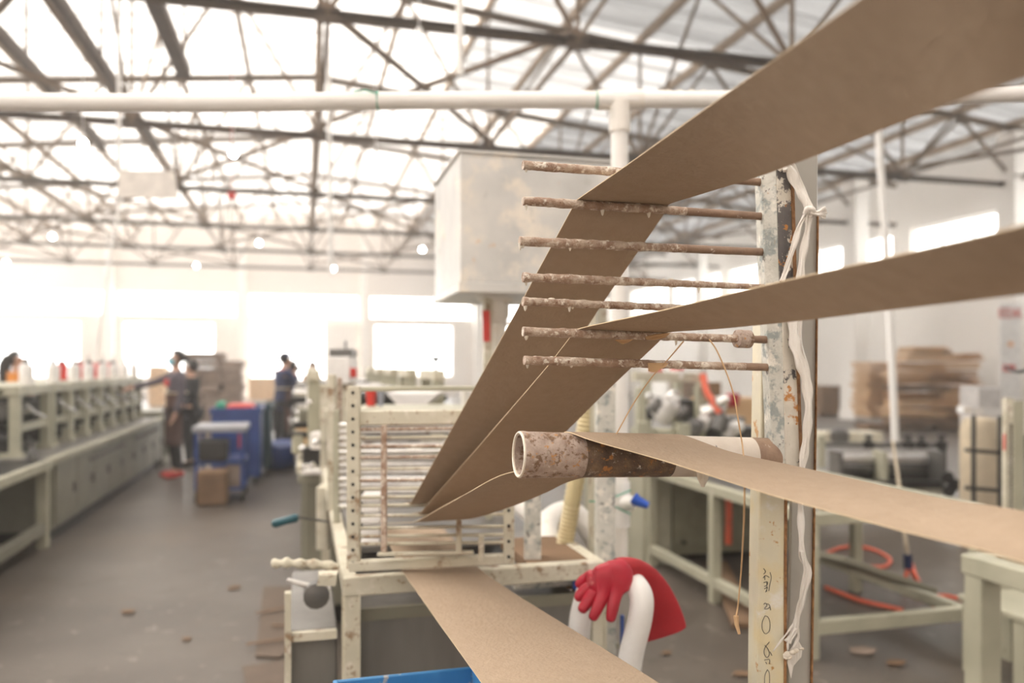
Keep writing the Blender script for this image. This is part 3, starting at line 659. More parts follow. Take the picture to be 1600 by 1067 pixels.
# ================================================================== PEOPLE
def skinned(name, joints, edges, mat, parent, sub=2):
    ks = list(joints); org = Vector(parent['org'])
    me = bpy.data.meshes.new(name); me.from_pydata([joints[k][0]-org for k in ks], [(ks.index(a), ks.index(b)) for a, b in edges], [])
    me.materials.append(mat); o = bpy.data.objects.new(name, me); COL.objects.link(o); o.parent = parent; o['org'] = tuple(org)
    sk = o.modifiers.new('skin', 'SKIN'); sk.use_smooth_shade = True
    for i, k in enumerate(ks):
        r = joints[k][1]; r = r if isinstance(r, tuple) else (r, r)
        me.skin_vertices[0].data[i].radius = r
    me.skin_vertices[0].data[0].use_root = True
    s = o.modifiers.new('sub', 'SUBSURF'); s.levels = sub; s.render_levels = sub
    return o
def person(base, face, H, label, arms, top, bottom, shoes, apron=None, hair='short', mask=None, sleeve=None, lean=0, legs=True, cap=None, collar=None):
    """face: heading in degrees; arms: (left, right) = (elbow, wrist) in body frame"""
    a = math.radians(face); f = V(math.sin(a), math.cos(a), 0); r = V(math.cos(a), -math.sin(a), 0); k = H/1.65
    b = V(base[0], base[1], 0)
    def W(x, y, z): return b+(r*x+f*(y+lean*max(0, z-.85)))*k+V(0,0,z*k)
    t = thing('person', label, 'person', b)
    J = {'pel': (W(0,0,.90), (.125*k,.095*k)), 'wai': (W(0,.01,1.04), (.115*k,.09*k)), 'che': (W(0,.01,1.22), (.14*k,.105*k)), 'nec0': (W(0,-.005,1.365), (.075*k,.06*k)),
         'nec': (W(0,.005,1.42), .05*k), 'jaw': (W(0,.03,1.485), (.062*k,.068*k)), 'hea': (W(0,.02,1.555), (.074*k,.088*k)), 'top': (W(0,.01,1.615), (.06*k,.07*k))}
    E = [('pel','wai'),('wai','che'),('che','nec0'),('nec0','nec'),('nec','jaw'),('jaw','hea'),('hea','top')]
    for s, n in ((-1,'l'), (1,'r')):
        J['hip'+n] = (W(.085*s,0,.84), .08*k); J['kne'+n] = (W(.10*s,.03,.47), .055*k); J['ank'+n] = (W(.10*s,0,.09), .036*k); J['toe'+n] = (W(.11*s,.14,.035), (.035*k,.03*k))
        E += [('pel','hip'+n),('hip'+n,'kne'+n),('kne'+n,'ank'+n),('ank'+n,'toe'+n)]
        el, wr = arms[0 if s < 0 else 1]
        J['sho'+n] = (W(.17*s,0,1.34), .056*k); J['elb'+n] = (W(*el), .042*k); J['wri'+n] = (W(*wr), .028*k)
        E += [('nec0','sho'+n),('sho'+n,'elb'+n),('elb'+n,'wri'+n)]
        d = (W(*wr)-W(*el)).normalized(); side = d.cross(V(0,0,1));
        if side.length < .3: side = f.copy()
        side.normalize(); pm = W(*wr)+d*.06*k; J['pal'+n] = (pm, (.034*k,.016*k)); E.append(('wri'+n,'pal'+n))
        cu = V(0,0,-1) if abs(d.z) < .7 else f
        for q, (o_, L) in enumerate(((-.027,.075),(-.009,.085),(.009,.08),(.026,.065))):
            J['f%d%s' % (q,n)] = (pm+side*o_*k+d*L*.5*k+cu*.006, .0095*k); J['g%d%s' % (q,n)] = (pm+side*o_*k+d*L*k+cu*.022, .008*k)
            E += [('pal'+n,'f%d%s' % (q,n)), ('f%d%s' % (q,n),'g%d%s' % (q,n))]
        J['t0'+n] = (pm-side*.042*k-d*.02*k+cu*.01, .011*k); J['t1'+n] = (pm-side*.055*k+d*.015*k+cu*.02, .009*k); E += [('pal'+n,'t0'+n),('t0'+n,'t1'+n)]
    body = skinned('body', J, E, SKIN, t, 1)
    g = 1.18
    JJ = {q: (J[q][0], tuple(x*g for x in (J[q][1] if isinstance(J[q][1], tuple) else (J[q][1],)*2))) for q in ('pel','wai','che','nec0','shol','shor','elbl','elbr','wril','wrir')}
    JJ['hem'] = (W(0,0,.80), (.15*k,.115*k)); JJ['nec0'] = (W(0,0,1.385), (.088*k,.075*k))
    skinned('jacket', JJ, [('che','wai'),('wai','pel'),('pel','hem'),('che','nec0'),('nec0','shol'),('nec0','shor'),('shol','elbl'),('shor','elbr'),('elbl','wril'),('elbr','wrir')], top, t, 2)
    JT = {q: (J[q][0], J[q][1]*1.22 if not isinstance(J[q][1], tuple) else tuple(x*1.15 for x in J[q][1])) for q in ('pel','hipl','hipr','knel','kner','ankl','ankr')}
    skinned('trousers', JT, [('pel','hipl'),('hipl','knel'),('knel','ankl'),('pel','hipr'),('hipr','kner'),('kner','ankr')], bottom, t, 2)
    for s in (-1, 1):
        m = MB(); c = W(.105*s,.07,.045); n = 12
        m.tube([W(.10*s,-.05,.05), W(.10*s,.0,.055), W(.108*s,.08,.045), W(.112*s,.15,.035), W(.115*s,.19,.03)], [.035*k,.047*k,.045*k,.038*k,.018*k], 10).build('shoe', shoes, t, True)
    hd = W(0,.02,1.555)
    # face: nose, eyes, ears
    m = MB(); m.tube([W(0,.10,1.575), W(0,.125,1.54), W(0,.105,1.53)], [.008,.014,.01], 6); m.build('nose', SKIN, t, True)
    for s in (-1, 1):
        MB().sphere(W(.03*s,.098,1.573), .011, 8, 5).build('eye', DARK, t, True)
        MB().sphere(W(.076*s,.01,1.555), .02, 8, 5, (.5,1,1.4)).build('ear', SKIN, t, True)
    MB().tube([W(-.022,.098,1.502), W(0,.106,1.50), W(.022,.098,1.502)], .006, 6).build('mouth', RED, t, True)
    h = MB(); hc = W(0,-.008,1.585); rr = .098*k
    h.sphere(hc, rr, 14, 9, (1,1,1.02))
    h2 = MB(); keep = []
    for i, v in enumerate(h.v):
        d = v-hc
        if d.dot(f) > .03 and d.z < .03: h.v[i] = hc+V(d.x,d.y,0)*.62+V(0,0,max(d.z, .035))
        elif d.z < -.05: h.v[i] = v - f*.0
    h.build('hair', HAIR, t, True)
    if hair == 'long':
        MB().tube([W(0,-.06,1.6), W(0,-.11,1.5), W(-.01,-.13,1.38), W(-.01,-.12,1.25), W(-.01,-.12,1.1)], [.07,.075,.065,.05,.015], 10).build('ponytail', HAIR, t, True)
    if hair == 'bun': MB().sphere(W(0,-.11,1.56), .045, 10, 6).build('hair_bun', HAIR, t, True)
    if cap: MB().lathe(W(0,0,1.60), [(.100*k,0),(.098*k,.03),(.06*k,.065),(.01,.07)], 14).build('cap', cap, t, True)
    if mask:
        m = MB(); vs = []; fs = []
        for i in range(7):
            th_ = (i-3)/3*1.2
            for j, (z, rad) in enumerate(((1.47,.082),(1.50,.104),(1.535,.108),(1.555,.098))):
                vs.append(W(math.sin(th_)*rad*.85, .018+math.cos(th_)*rad, z))
        for i in range(6):
            for j in range(3): fs.append((i*4+j, i*4+j+1, (i+1)*4+j+1, (i+1)*4+j))
        o = m.add(vs, fs).build('face_mask', mask, t, True); sd = o.modifiers.new('s','SOLIDIFY'); sd.thickness = .004
    if apron:
        m = MB(); vs = []; fs = []; nz = 10
        for j in range(nz+1):
            z = 1.12-(.70)*j/nz; rx = .155+.035*j/nz; ry = .125+.03*j/nz
            for i in range(13):
                th_ = (i-6)/6*1.75; wv = 1+.03*math.sin(i*2.1+j*.3)
                vs.append(W(math.sin(th_)*rx*wv, .005+math.cos(th_)*ry*wv, z))
        for j in range(nz):
            for i in range(12): fs.append((j*13+i, j*13+i+1, (j+1)*13+i+1, (j+1)*13+i))
        o = m.add(vs, fs).build('apron', apron, t, True); sd = o.modifiers.new('s','SOLIDIFY'); sd.thickness = .006
        MB().tube([W(math.sin(q)*.16, .005+math.cos(q)*.13, 1.11) for q in [x*math.pi/8-math.pi for x in range(17)]], .012, 6).build('apron_string', CREAM, t, True)
    if collar: MB().tube([W(math.sin(q)*.07, .01+math.cos(q)*.07, 1.40) for q in [x*math.pi/6-math.pi for x in range(13)]], .02, 6).build('scarf', collar, t, True)
    if sleeve: 
        for s, n in ((-1,'l'),(1,'r')):
            MB().tube([J['elb'+n][0].lerp(J['wri'+n][0], .25), J['elb'+n][0].lerp(J['wri'+n][0], .85)], [.056*k,.044*k], 10).build('sleeve_cover', sleeve, t, True)
    return t, W
q = P(277, 745, 10.3)
t, W = person((q.x, q.y), -112, 1.62, 'masked worker in purple grey jacket, brown apron and red shoes facing the left machine', (((-.22,.0,1.07),(-.22,.08,.84)), ((.24,.24,1.24),(.16,.52,1.18))), JACKET, BLACK, RED, BROWN, 'bun', MASK)
m = MB(); c = W(.0,.125,1.24); 
MB().sphere(c, .045, 10, 6, (1,1,1.2)).build('red_emblem', RED, t, True)
q = P(300, 742, 11.3)
person((q.x, q.y), -70, 1.50, 'worker in dark clothes with grey sleeves half hidden behind the masked worker', (((-.30,-.10,1.15),(-.26,.10,1.0)), ((.22,.2,1.15),(.15,.45,1.1))), BLACK, BLACK, DARK, None, 'short', None, GREYS)
q = P(438, 712, 12.3)
person((q.x, q.y), 55, 1.62, 'worker in navy cap, red scarf and brown apron at the central machine', (((-.20,.20,1.10),(-.10,.42,1.02)), ((.22,.16,1.08),(.12,.40,.98))), NAVY, BLACK, BLACK, BROWN, 'short', None, None, .12, True, NAVY, RED)
q = P(453, 700, 13.1)
person((q.x, q.y), 70, 1.50, 'masked worker in navy standing just behind the capped worker', (((-.20,.20,1.10),(-.10,.42,1.02)), ((.22,.16,1.08),(.12,.40,.98))), NAVY, BLACK, BLACK, BROWN, 'short', MASK, None, .1, True, None, RED)
q = P(488, 690, 15.5)
person((q.x, q.y), 200, 1.50, 'small distant worker with brown hair beyond the central machine', (((-.2,.12,1.1),(-.12,.32,1.05)), ((.2,.12,1.1),(.12,.32,1.05))), flat('rust_top', (.35,.13,.07), .8), BLACK, BLACK, None, 'long')
q = P(24, 765, 10.0)
person((q.x, q.y), 80, 1.60, 'worker with long black hair and orange top at the far left edge', (((-.24,.05,1.10),(-.18,.28,1.02)), ((.24,.05,1.10),(.20,.25,1.0))), ORANGE, BLACK, BLACK, None, 'long')
# ================================================================== CENTRAL MACHINE (beyond the rack)
ZT = .94
t = thing('machine_table', 'cream painted angle iron table carrying the slotted guide rack', 'table', (.42, 2.4, 0))
X0, X1, Y0, Y1 = .09, .76, 1.94, 4.3
for x in (X0, X1-.04):
    for y in (Y0, Y1-.04):
        MB().angle((x+.02, y+.02, 0), (x+.02, y+.02, ZT-.04), .042, .006).build('leg', GREENC, t)
        MB().box(x+.005, x+.035, y+.005, y+.035, 0, ZT-.04).build('leg_core', GREENC, t)
MB().box(X0, X1, Y0, Y0+.035, ZT-.045, ZT).build('front_rail', GREENC, t, bevel=.003)
MB().box(X0, X0+.035, Y0+.035, Y1-.035, ZT-.045, ZT).build('side_rail', GREENC, t, bevel=.003)
MB().box(X1-.035, X1, Y0+.035, Y1-.035, ZT-.045, ZT).build('side_rail', GREENC, t, bevel=.003)
MB().box(X0, X1, Y1-.035, Y1, ZT-.045, ZT).build('back_rail', GREENC, t, bevel=.003)
MB().box(X0+.04, X1-.04, Y0+.34, Y1-.04, ZT-.02, ZT-.004).build('table_plate', PANELD, t)
MB().box(X1-.2, X1-.035, Y0+.035, Y0+.34, ZT-.03, ZT-.002).build('corner_plate', CARDD, t)
MB().box(X0, X1, Y0, Y0+.03, .28, .31).build('lower_rail', GREENC, t)
t2 = thing('steel_tank', 'dull grey sheet metal tank standing under the rack table', 'tank', (.4, 2.3, 0))
MB().box(X0+.035, X1-.06, Y0+.05, Y0+.75, .32, .84).build('tank_body', PANELD, t2, bevel=.004)
MB().box(X0+.03, X1-.055, Y0+.045, Y0+.06, .82, .85).build('rim', GREYP, t2)
MB().box(X0+.1, X1-.1, Y0+.1, Y0+.7, 0, .32).build('stand', DARK, t2)
t3 = thing('side_panel_unit', 'dark metal side box on thin legs left of the table leg', 'box', (0, 2.2, 0))
MB().box(-.035, X0-.01, 2.02, 2.6, .20, .80).build('body', PANELD, t3, bevel=.004)
MB().box(-.045, -.03, 1.99, 2.015, 0, .90).build('post', GREENC, t3); MB().box(-.03, X0-.012, 1.995, 2.015, .78, .80).build('rail', GREENC, t3)
MB().box(-.03, X0-.01, 2.03, 2.6, 0, .2).build('foot', DARK, t3)
MB().lathe((.03, 2.05, .875), [(.015,-.02),(.032,-.015),(.032,.02),(.015,.03)], 14, axis=(0,1,0)).build('wheel', IRON, t3, True)
# slotted guide rack
def PR(x, y, t=1.9): return P(x, y, t)
rk = thing('guide_rack', 'cream slotted guide rack with rods where the three upper board strips enter', 'rack', PR(670, 888))
TRK = 1.9
def vpost(px, py0, py1, wpx, t, name, mat, parent, holes=0, dpt=.022):
    a, b = P(px, py0, t), P(px, py1, t); w_ = wpx*t/FP
    o = MB().bar(a, b, dpt, w_, up=(CS, -SN, 0)).build(name, mat, parent, bevel=.002)
    for k in range(holes):
        c = a.lerp(b, (k+.5)/holes); c = c-V(SN,CS,0)*(dpt/2+.0005)
        MB().lathe(c, [(.0042,-.001),(.0042,.002)], 8, axis=(SN,CS,0)).build('bolt_hole', DARK, o)
vpost(553, 603, 888, 20, TRK, 'upright', GREENC, rk, 14)
vpost(795, 640, 880, 17, TRK+.02, 'upright', GREENC, rk, 10)
vpost(553, 612, 880, 16, TRK+.42, 'upright', GREENC, rk)
def hbar(x0, y0, x1, y1, hpx, t0, t1, name, mat, parent, dpt=.02, rnd=False):
    a, b = P(x0, y0, t0), P(x1, y1, t1); h = hpx*t0/FP
    if rnd: 
        pts = [a.lerp(b, k/8) for k in range(9)]
        return MB().tube(pts, h/2, 8).build(name, mat, parent, True)
    return MB().bar(a, b, dpt, h).build(name, mat, parent, bevel=.002)
hbar(545, 884, 803, 872, 15, TRK, TRK+.03, 'bottom_beam', GREENC, rk, .03)
hbar(545, 608, 803, 606, 7, TRK+.2, TRK+.22, 'top_beam', GREEN, rk, .03)
hbar(562, 653, 790, 650, 22, TRK+.01, TRK+.03, 'front_beam', GREENC, rk, .02)
for k, (y, x1, mt) in enumerate([(671,788,0),(684,788,0),(698,788,0),(715,788,0),(733,788,0),(751,788,0),(764,788,1),(777,788,1),(790,790,1),(806,790,1),(825,788,1),(838,788,1),(850,788,1)]):
    hbar(562, y, x1, y-3, 5.5 if mt else 5, TRK, TRK+.02, 'guide_rod', RUSTROD if (k % 3 != 1 and not mt) else GREENC, rk, rnd=True)
vpost(600, 664, 862, 9, TRK-.012, 'rod_clamp', RUSTROD, rk, 0, .01)
vpost(717, 806, 866, 9, TRK-.012, 'rod_clamp', GREENC, rk, 0, .01)
vpost(752, 836, 876, 9, TRK-.012, 'rod_clamp', GREENC, rk, 0, .01)
hbar(590, 866, 740, 862, 5, TRK-.02, TRK, 'edge_flat', GREENC, rk)
# second rack of bright bars behind
rk2 = thing('roller_bank', 'bank of stacked bright horizontal bars behind the guide rack', 'rack', P(620, 800, 2.6))
for k in range(13):
    y = 664+k*10.5
    a, b = P(528, y, 2.58), P(762, y-2, 2.66)
    MB().tube([a, a.lerp(b, .5), b], .0085, 10).build('bar', BARW if k % 4 else CHROME, rk2, True)
for px in (526, 764): vpost(px, 640, 830, 9, 2.58 if px < 600 else 2.66, 'end_plate', GREEN, rk2)
for k in range(5):
    a, b = P(566, 776+k*17, 2.3), P(596, 776+k*17, 2.3)
    MB().bar(a, b, .06, .02).build('white_block', WPLAST, rk2, bevel=.004)
for px in (566, 598): vpost(px, 765, 862, 4, 2.32, 'block_holder', IRON, rk2)
# post at the rail, with beam
t = thing('machine_column', 'tall crusted cream upright left of the guide rack', 'post', P(519, 800, 2.82))
vpost(519, 585, 798, 11, 2.82, 'upright', GREENC, t, 0, .04); vpost(531, 590, 798, 6, 2.86, 'brace', RUSTROD, t, 0, .02)
t = thing('outrigger_bar', 'crusted horizontal bar sticking out left of the table corner', 'bar', P(470, 880, 1.95))
MB().tube(spline([P(426,880,1.95), P(455,879,1.95), P(490,881,1.96), P(530,886,1.97)], 6), [.011+.003*math.sin(k*1.7) for k in range(19)], 8).noise(.003, 40).build('bar', GREENC, t, True)
MB().box(*[0]*0, P(505,880,1.96).x-.012, P(505,880,1.96).x+.03, 1.93, 1.98, ZT-.012, ZT+.016).noise(.012, 45).build('glue_lump', GREENC, t, True)
tag(MB().tube([P(449,906,2.0), P(480,915,2.0), P(515,921,2.02)], [.006,.008,.009], 8).build('bent_rod', BARW, smooth=True), 'thin grey rod sticking out below the crusted bar', 'rod')
t = thing('screwdriver', 'teal handled screwdriver stuck sideways into the machine', 'screwdriver', P(445, 815, 2.4))
MB().tube([P(426,818,2.4), P(430,817.5,2.4), P(447,813,2.4), P(462,809,2.4), P(466,808,2.4)], [.010,.014,.012,.014,.008], 10).build('handle', TEAL, t, True)
MB().tube([P(466,808,2.4), P(500,813,2.5), P(512,815,2.6)], .004, 6).build('shaft', IRON, t, True)
# body of the central line, running away
t = thing('central_machine_base', 'long cream green machine base running away behind the guide rack', 'cabinet', (.45, 7.8, 0))
MB().box(.0, .85, 4.5, 11.5, .12, .86).build('body', GREYP, t, bevel=.01)
MB().box(-.04, .89, 4.45, 11.55, .86, .90).build('worktop', GREENC, t, bevel=.005)
MB().box(.05, .8, 4.6, 11.4, 0, .12).build('plinth', DARK, t)
for k in range(7): MB().box(-.015, 0, 4.6+k*.98, 5.5+k*.98, .2, .8).build('door', GREYP, t, bevel=.004)
for k, (y, lab) in enumerate([(4.7,'nearest'),(5.9,'second'),(7.1,'third'),(8.3,'fourth'),(9.5,'farthest')]):
    t = thing('gluing_unit', lab+' roller gluing unit on the central machine base', 'machine', (.4, y, .90))
    for yy in (y, y+.5):
        for x in (.02, .74): MB().box(x, x+.07, yy, yy+.06, .90, 1.36).build('post', GREEN, t, bevel=.004)
    for x in (.02, .74): MB().box(x, x+.07, y-.03, y+.59, 1.36, 1.42).build('top_beam', GREENC, t, bevel=.004)
    for dy, z, r in ((.12,1.04,.06),(.36,1.08,.07),(.25,1.24,.045)): MB().lathe((-.08,y+dy,z), [(.02,0),(.02,.14),(r,.14),(r,.76),(.02,.76),(.02,.95)], 14, axis=(1,0,0)).build('roller', [DARK,CHROME,BARW][k % 3], t, True)
    MB().lathe((-.09,y+.36,1.08), [(.045,0),(.05,.01),(.05,.03),(.02,.03)], 14, axis=(1,0,0)).build('hand_wheel', IRON, t, True)
    MB().box(.2,.6,y+.08,y+.5,.90,.99).build('glue_tray', BARW, t, bevel=.005)
    MB().box(-.07,-.0,y+.1,y+.32,.93,1.05).build('side_bracket', GREEN, t, bevel=.01)
def pxbox(name, x0, x1, y0, y1, t, dep, mat, parent, bev=.006):
    a, b, c, d = P(x0,y0,t), P(x1,y0,t), P(x1,y1,t), P(x0,y1,t); n = V(SN, CS, 0)*dep
    return MB().add([a,b,c,d,a+n,b+n,c+n,d+n], [(0,1,2,3),(7,6,5,4),(4,5,1,0),(5,6,2,1),(6,7,3,2),(7,4,0,3)]).build(name, mat, parent, bevel=bev)
t = thing('control_box', 'pale metal control box raised above the central machine left of the rack', 'box', P(525, 640, 4.4))
pxbox('housing', 509, 546, 557, 600, 4.4, .25, WPLAST, t); pxbox('lid', 514, 548, 545, 557, 4.42, .2, IRON, t); pxbox('pedestal', 500, 545, 600, 712, 4.45, .2, GREENC, t)
pxbox('shield', 478, 512, 600, 640, 4.6, .02, WPLAST, t); pxbox('lamp_post', 538, 541, 532, 560, 4.5, .02, IRON, t); pxbox('red_switch', 545, 556, 575, 590, 4.42, .04, RED, t)
t = thing('side_fittings', 'cluster of chrome rollers and brackets on the aisle side of the central machine', 'machine', P(490, 720, 4.0))
for (x0,x1,y0,y1,tt,mt) in [(484,508,676,702,4.1,WPLAST),(470,515,735,742,4.0,WPLAST),(500,512,640,760,4.0,GREENC),(462,480,668,700,5.2,CARD2),(466,500,640,666,4.9,GREYP),(488,500,612,650,4.7,CARDD),(515,524,660,740,3.9,DARK),(472,500,700,728,4.3,DARK),(494,512,760,860,3.4,GREENC)]:
    pxbox('bracket', x0, x1, y0, y1, tt, .12, mt, t)
for (x, y, tt, r) in [(478,728,4.0,.014),(489,726,4.0,.014),(487,628,4.5,.016),(476,700,4.4,.022),(497,690,4.0,.018)]:
    MB().lathe(P(x,y,tt), [(r,0),(r,.04),(r*.5,.05)], 12, axis=(-SN,-CS,0)).build('roller_end', CHROME, t, True)
pxbox('mount', 464, 515, 742, 756, 4.1, .3, GREYP, t)
# funnel stand and odd parts seen over the rack
t = thing('funnel_stand', 'thin stand with a small dark funnel seen above the rack', 'stand', V(P(681, 606, 6.5).x,P(681, 606, 6.5).y,.9))
MB().tube([V(P(681,655,6.5).x,P(681,655,6.5).y,0), P(681,566,6.5)], .014, 8).build('pole', IRON, t, True); MB().lathe(P(681,566,6.5), [(.012,0),(.035,.02),(.06,.045),(.06,.05)], 12).build('funnel', IRON, t, True)
t = thing('glue_trough', 'bright white trough seen through the top opening of the rack', 'trough', P(643, 632, 4.2))
m = MB(); a = P(604,615,4.2); b = P(684,615,4.2); c = P(666,632,4.2); d = P(620,632,4.2); n = V(SN,CS,0)*.5
m.add([a,b,c,d,a+n,b+n,c+n,d+n], [(0,1,2,3),(7,6,5,4),(4,5,1,0),(5,6,2,1),(6,7,3,2),(7,4,0,3)]).build('trough_body', WPLAST, t)
for i, (x0, x1, mt) in enumerate([(572,588,RED),(590,600,flat('slate_tub', (.3,.32,.38))),(720,732,WPLAST)]):
    tt = thing('paint_tub', ['red tub', 'slate grey tub', 'white tub'][i]+' seen through the opening at the top of the rack', 'tub', P((x0+x1)/2, 634, 3.4))
    c = P((x0+x1)/2, 634, 3.4); r = (x1-x0)/2*3.4/FP; MB().lathe(c, [(r*.85,0),(r,.05),(r,.06)], 12).build('tub_body', mt, tt, True); MB().lathe(c+V(0,0,.06), [(r*1.08,0),(r*1.08,.01)], 12).build('lid', mt, tt, True)
t = thing('shelf_plate', 'flat shelf plate behind the top of the rack', 'shelf', P(640, 637, 3.3)); MB().bar(P(560,640,3.3), P(760,640,3.35), .5, .02).build('plate', GREEN, t)
for px in (565, 755): vpost(px, 641, 760, 8, 3.33, 'leg', GREEN, t, 0, .03)
# ================================================================== MIDDLE: posts, tank, pipes
def px_post(px, py0, py1, wpx, t, name, mat, parent, dpt=.05, bev=.003):
    a, b = P(px, py0, t), P(px, py1, t); w_ = wpx*t/FP
    return MB().bar(a, b, dpt, w_, up=(CS, -SN, 0)).build(name, mat, parent, bevel=bev)
t = thing('machine_stand', 'paint spotted cream stand of two uprights right of the rack', 'stand', P(890, 1060, 2.15))
px_post(832, 640, 905, 26, 2.12, 'upright', MASTL, t); px_post(945, 560, 1020, 30, 2.15, 'upright', MASTL, t)
a, b = P(800, 905, 2.12), P(962, 893, 2.17); MB().bar(a, b, .05, .045).build('cross_beam', MASTL, t, bevel=.003)
px_post(925, 440, 905, 10, 2.3, 'flat_bar', GREENC, t)
px_post(945, 1020, 1330, 30, 2.15, 'lower_leg', MASTL, t); px_post(972, 960, 1090, 6, 2.1, 'blue_strip', BLUE, t, .01)
px_post(920, 930, 1080, 22, 2.35, 'rear_leg', GREENC, t)
m = MB()
for k in range(46):
    c = P(R.uniform(838, 915), R.uniform(915, 985), R.uniform(2.2, 2.45)); s_ = R.uniform(.012, .035)
    m.box(c.x-s_, c.x+s_, c.y-s_*.5, c.y+s_*.5, c.z-s_*.4, c.z+s_*.4)
m.noise(.012, 25); o = m.build('paper_scraps', CARDD); o['kind'] = 'stuff'; tag(o, 'heap of brown paper scraps on the low shelf right of the tank', 'scraps')
c = P(876, 995, 2.3); t = thing('scrap_shelf', 'low shelf plate carrying brown scraps between the two uprights', 'shelf', c)
MB().box(c.x-.12, c.x+.14, c.y-.1, c.y+.16, c.z-.01, c.z+.004).build('plate', GREYP, t)
for sx in (-.11, .12): MB().box(c.x+sx-.01, c.x+sx+.01, c.y+.0, c.y+.02, 0, c.z-.01).build('leg', GREYP, t)
for (x, y, s_) in [(902,912,'under the red glove fingers'),(878,965,'low in the scraps')]:
    c = P(x, y, 2.1 if y < 950 else 2.2); tag(MB().sphere(c, .014, 10, 6, (1,.8,1.4)).build('blue_plug', BLUEP, smooth=True), 'small blue plastic plug '+s_, 'plug')
# galvanised tank
Yt = 2.62; TX0, TX1 = P(719, 300, 2.6).x, P(952, 300, 2.75).x; ty = P(719, 300, 2.6).y
z1, z0 = CZ+(HY-238)*2.6/FP, CZ+(HY-440)*2.6/FP
t = thing('glue_tank', 'raised box shaped galvanised steel tank with glue stains', 'tank', ((TX0+TX1)/2, ty+.3, z0))
m = MB(); m.box(TX0, TX1, ty, ty+.52, z0, z1); m.build('tank_body', GALV, t, bevel=.004)
MB().box(TX0-.006, TX1+.006, ty-.006, ty+.526, z0-.035, z0).build('bottom_flange', GALV, t, bevel=.003)
MB().box(TX0-.008, TX1+.008, ty-.008, ty+.528, z1, z1+.008).build('rim', GALV, t)
c = P(785, 470, 2.75)
MB().lathe((c.x, c.y+.1, z0-.12), [(.035,0),(.05,.02),(.05,.07),(.075,.09)], 16).build('outlet', PVCD, t, True)
t = thing('tank_support', 'thin stand with pale pipe under the galvanised tank', 'stand', P(775, 760, 2.85))
c = P(778, 560, 2.86); MB().tube([V(c.x, c.y, .9), V(c.x, c.y, z0-.12)], .030, 14).build('drain_pipe', PVCD, t, True)
c = P(762, 560, 2.8); MB().box(c.x-.014, c.x+.014, c.y-.014, c.y+.014, 0, z0-.03).build('post', GREENC, t)
c2_ = P(940, 560, 3.1); MB().box(c2_.x-.016, c2_.x+.016, c2_.y-.016, c2_.y+.016, 0, z0-.03).build('post', GREENC, t)
sg2 = MB(); a, b = P(754, 485, 2.77), P(765, 485, 2.77); a2, b2 = P(755, 534, 2.77), P(766, 533, 2.77); n = V(SN,CS,0)*.004
sg2.add([a,b,b2,a2,a+n,b+n,b2+n,a2+n], [(0,1,2,3),(7,6,5,4),(4,5,1,0),(5,6,2,1),(6,7,3,2),(7,4,0,3)]); tag(sg2.build('red_tape', RED), 'strip of red tape on the post under the tank', 'tape')
# white pipework
t = thing('water_pipe', 'white plastic pipe crossing the whole photo with a branch going down', 'pipe', P(968, 160, 2.42))
main = [P(-420,163,2.15), P(-60,160,2.2), P(200,161,2.24), P(400,161,2.27), P(560,158,2.3), P(760,157,2.35), P(968,156,2.4), P(1200,155,2.43), P(1600,147,2.5), P(1900,140,2.55)]
MB().tube(spline(main, 6), .0255, 16).build('main_pipe', PVC, t, True)
MB().tube([P(932,157,2.4), P(1004,156,2.41)], .030, 16).build('tee_sleeve', PVCD, t, True)
cv = P(968, 160, 2.4)
MB().tube([cv, V(cv.x,cv.y,cv.z-.09)], .032, 16).build('tee_socket', PVCD, t, True)
MB().tube([V(cv.x,cv.y,cv.z-.08), P(968,775,2.4)], .026, 16).build('branch_pipe', PVC, t, True)
MB().tube([P(968,752,2.4), P(968,822,2.4)], .032, 16).build('valve_body', PVC, t, True)
MB().tube([P(968,785,2.4), P(985,785,2.36), P(990,785,2.355)], [.024,.022,.02], 12).build('valve_neck', PVC, t, True)
MB().tube([P(989,778,2.352), P(996,783,2.348), P(1013,790,2.34)], [.020,.016,.010], 8).build('blue_handle', BLUEP, t, True)
MB().tube([P(968,822,2.4), P(967,890,2.4)], .026, 16).build('lower_pipe', PVCD, t, True)
for x in (591, 932):
    c = P(x, 157 if x > 800 else 158, 2.31 if x < 800 else 2.395); fz = V(SN, CS, 0)
    MB().tube([c+fz*(.0265*math.cos(q))+V(0,0,.0265*math.sin(q)) for q in [k*math.pi/7 for k in range(15)]], .0028, 6).build('green_tie', GREENP, t, True)
MB().tube([P(591,146,2.28), P(570,141,2.28), P(552,143,2.27)], .0022, 6).build('green_tie_tail', GREENP, t, True)
for y0, y1 in ((781, 766), (787, 803)): MB().tube(spline([P(921,783,2.15), P(945,(783+y0)/2,2.2), P(985,y1,2.36)], 5), .0022, 6).build('green_cord', GREENP, t, True)
m = MB()
for k in range(16): c = P(1000+k*11+R.uniform(-4,4), 145+R.uniform(-3,2), 2.41); m.sphere(c, R.uniform(.004,.010), 7, 5, (1.5,1,.6))
o = m.build('glue_crumbs', GLUE, t, True); o['kind'] = 'stuff'
# ribbed hose
t = thing('ribbed_hose', 'yellowed ribbed hose leading down behind the roller pipe', 'hose', P(885, 880, 2.3))
pts = spline([P(918,610,2.3), P(915,660,2.3), P(905,720,2.3), P(893,790,2.3), P(884,840,2.3), P(876,890,2.3)], 16)
MB().tube(pts, [.026 if k % 2 else .0225 for k in range(len(pts))], 14).build('hose_body', YHOSE, t, True)
MB().tube(spline([P(880,880,2.35), P(858,850,2.4), P(856,815,2.5), P(895,800,2.6), P(935,850,2.6)], 6), .035, 14).build('elbow_pipe', PVCD, t, True)
MB().tube([P(800,780,2.6), P(850,820,2.5)], .03, 12).build('side_pipe', PVCD, t, True)
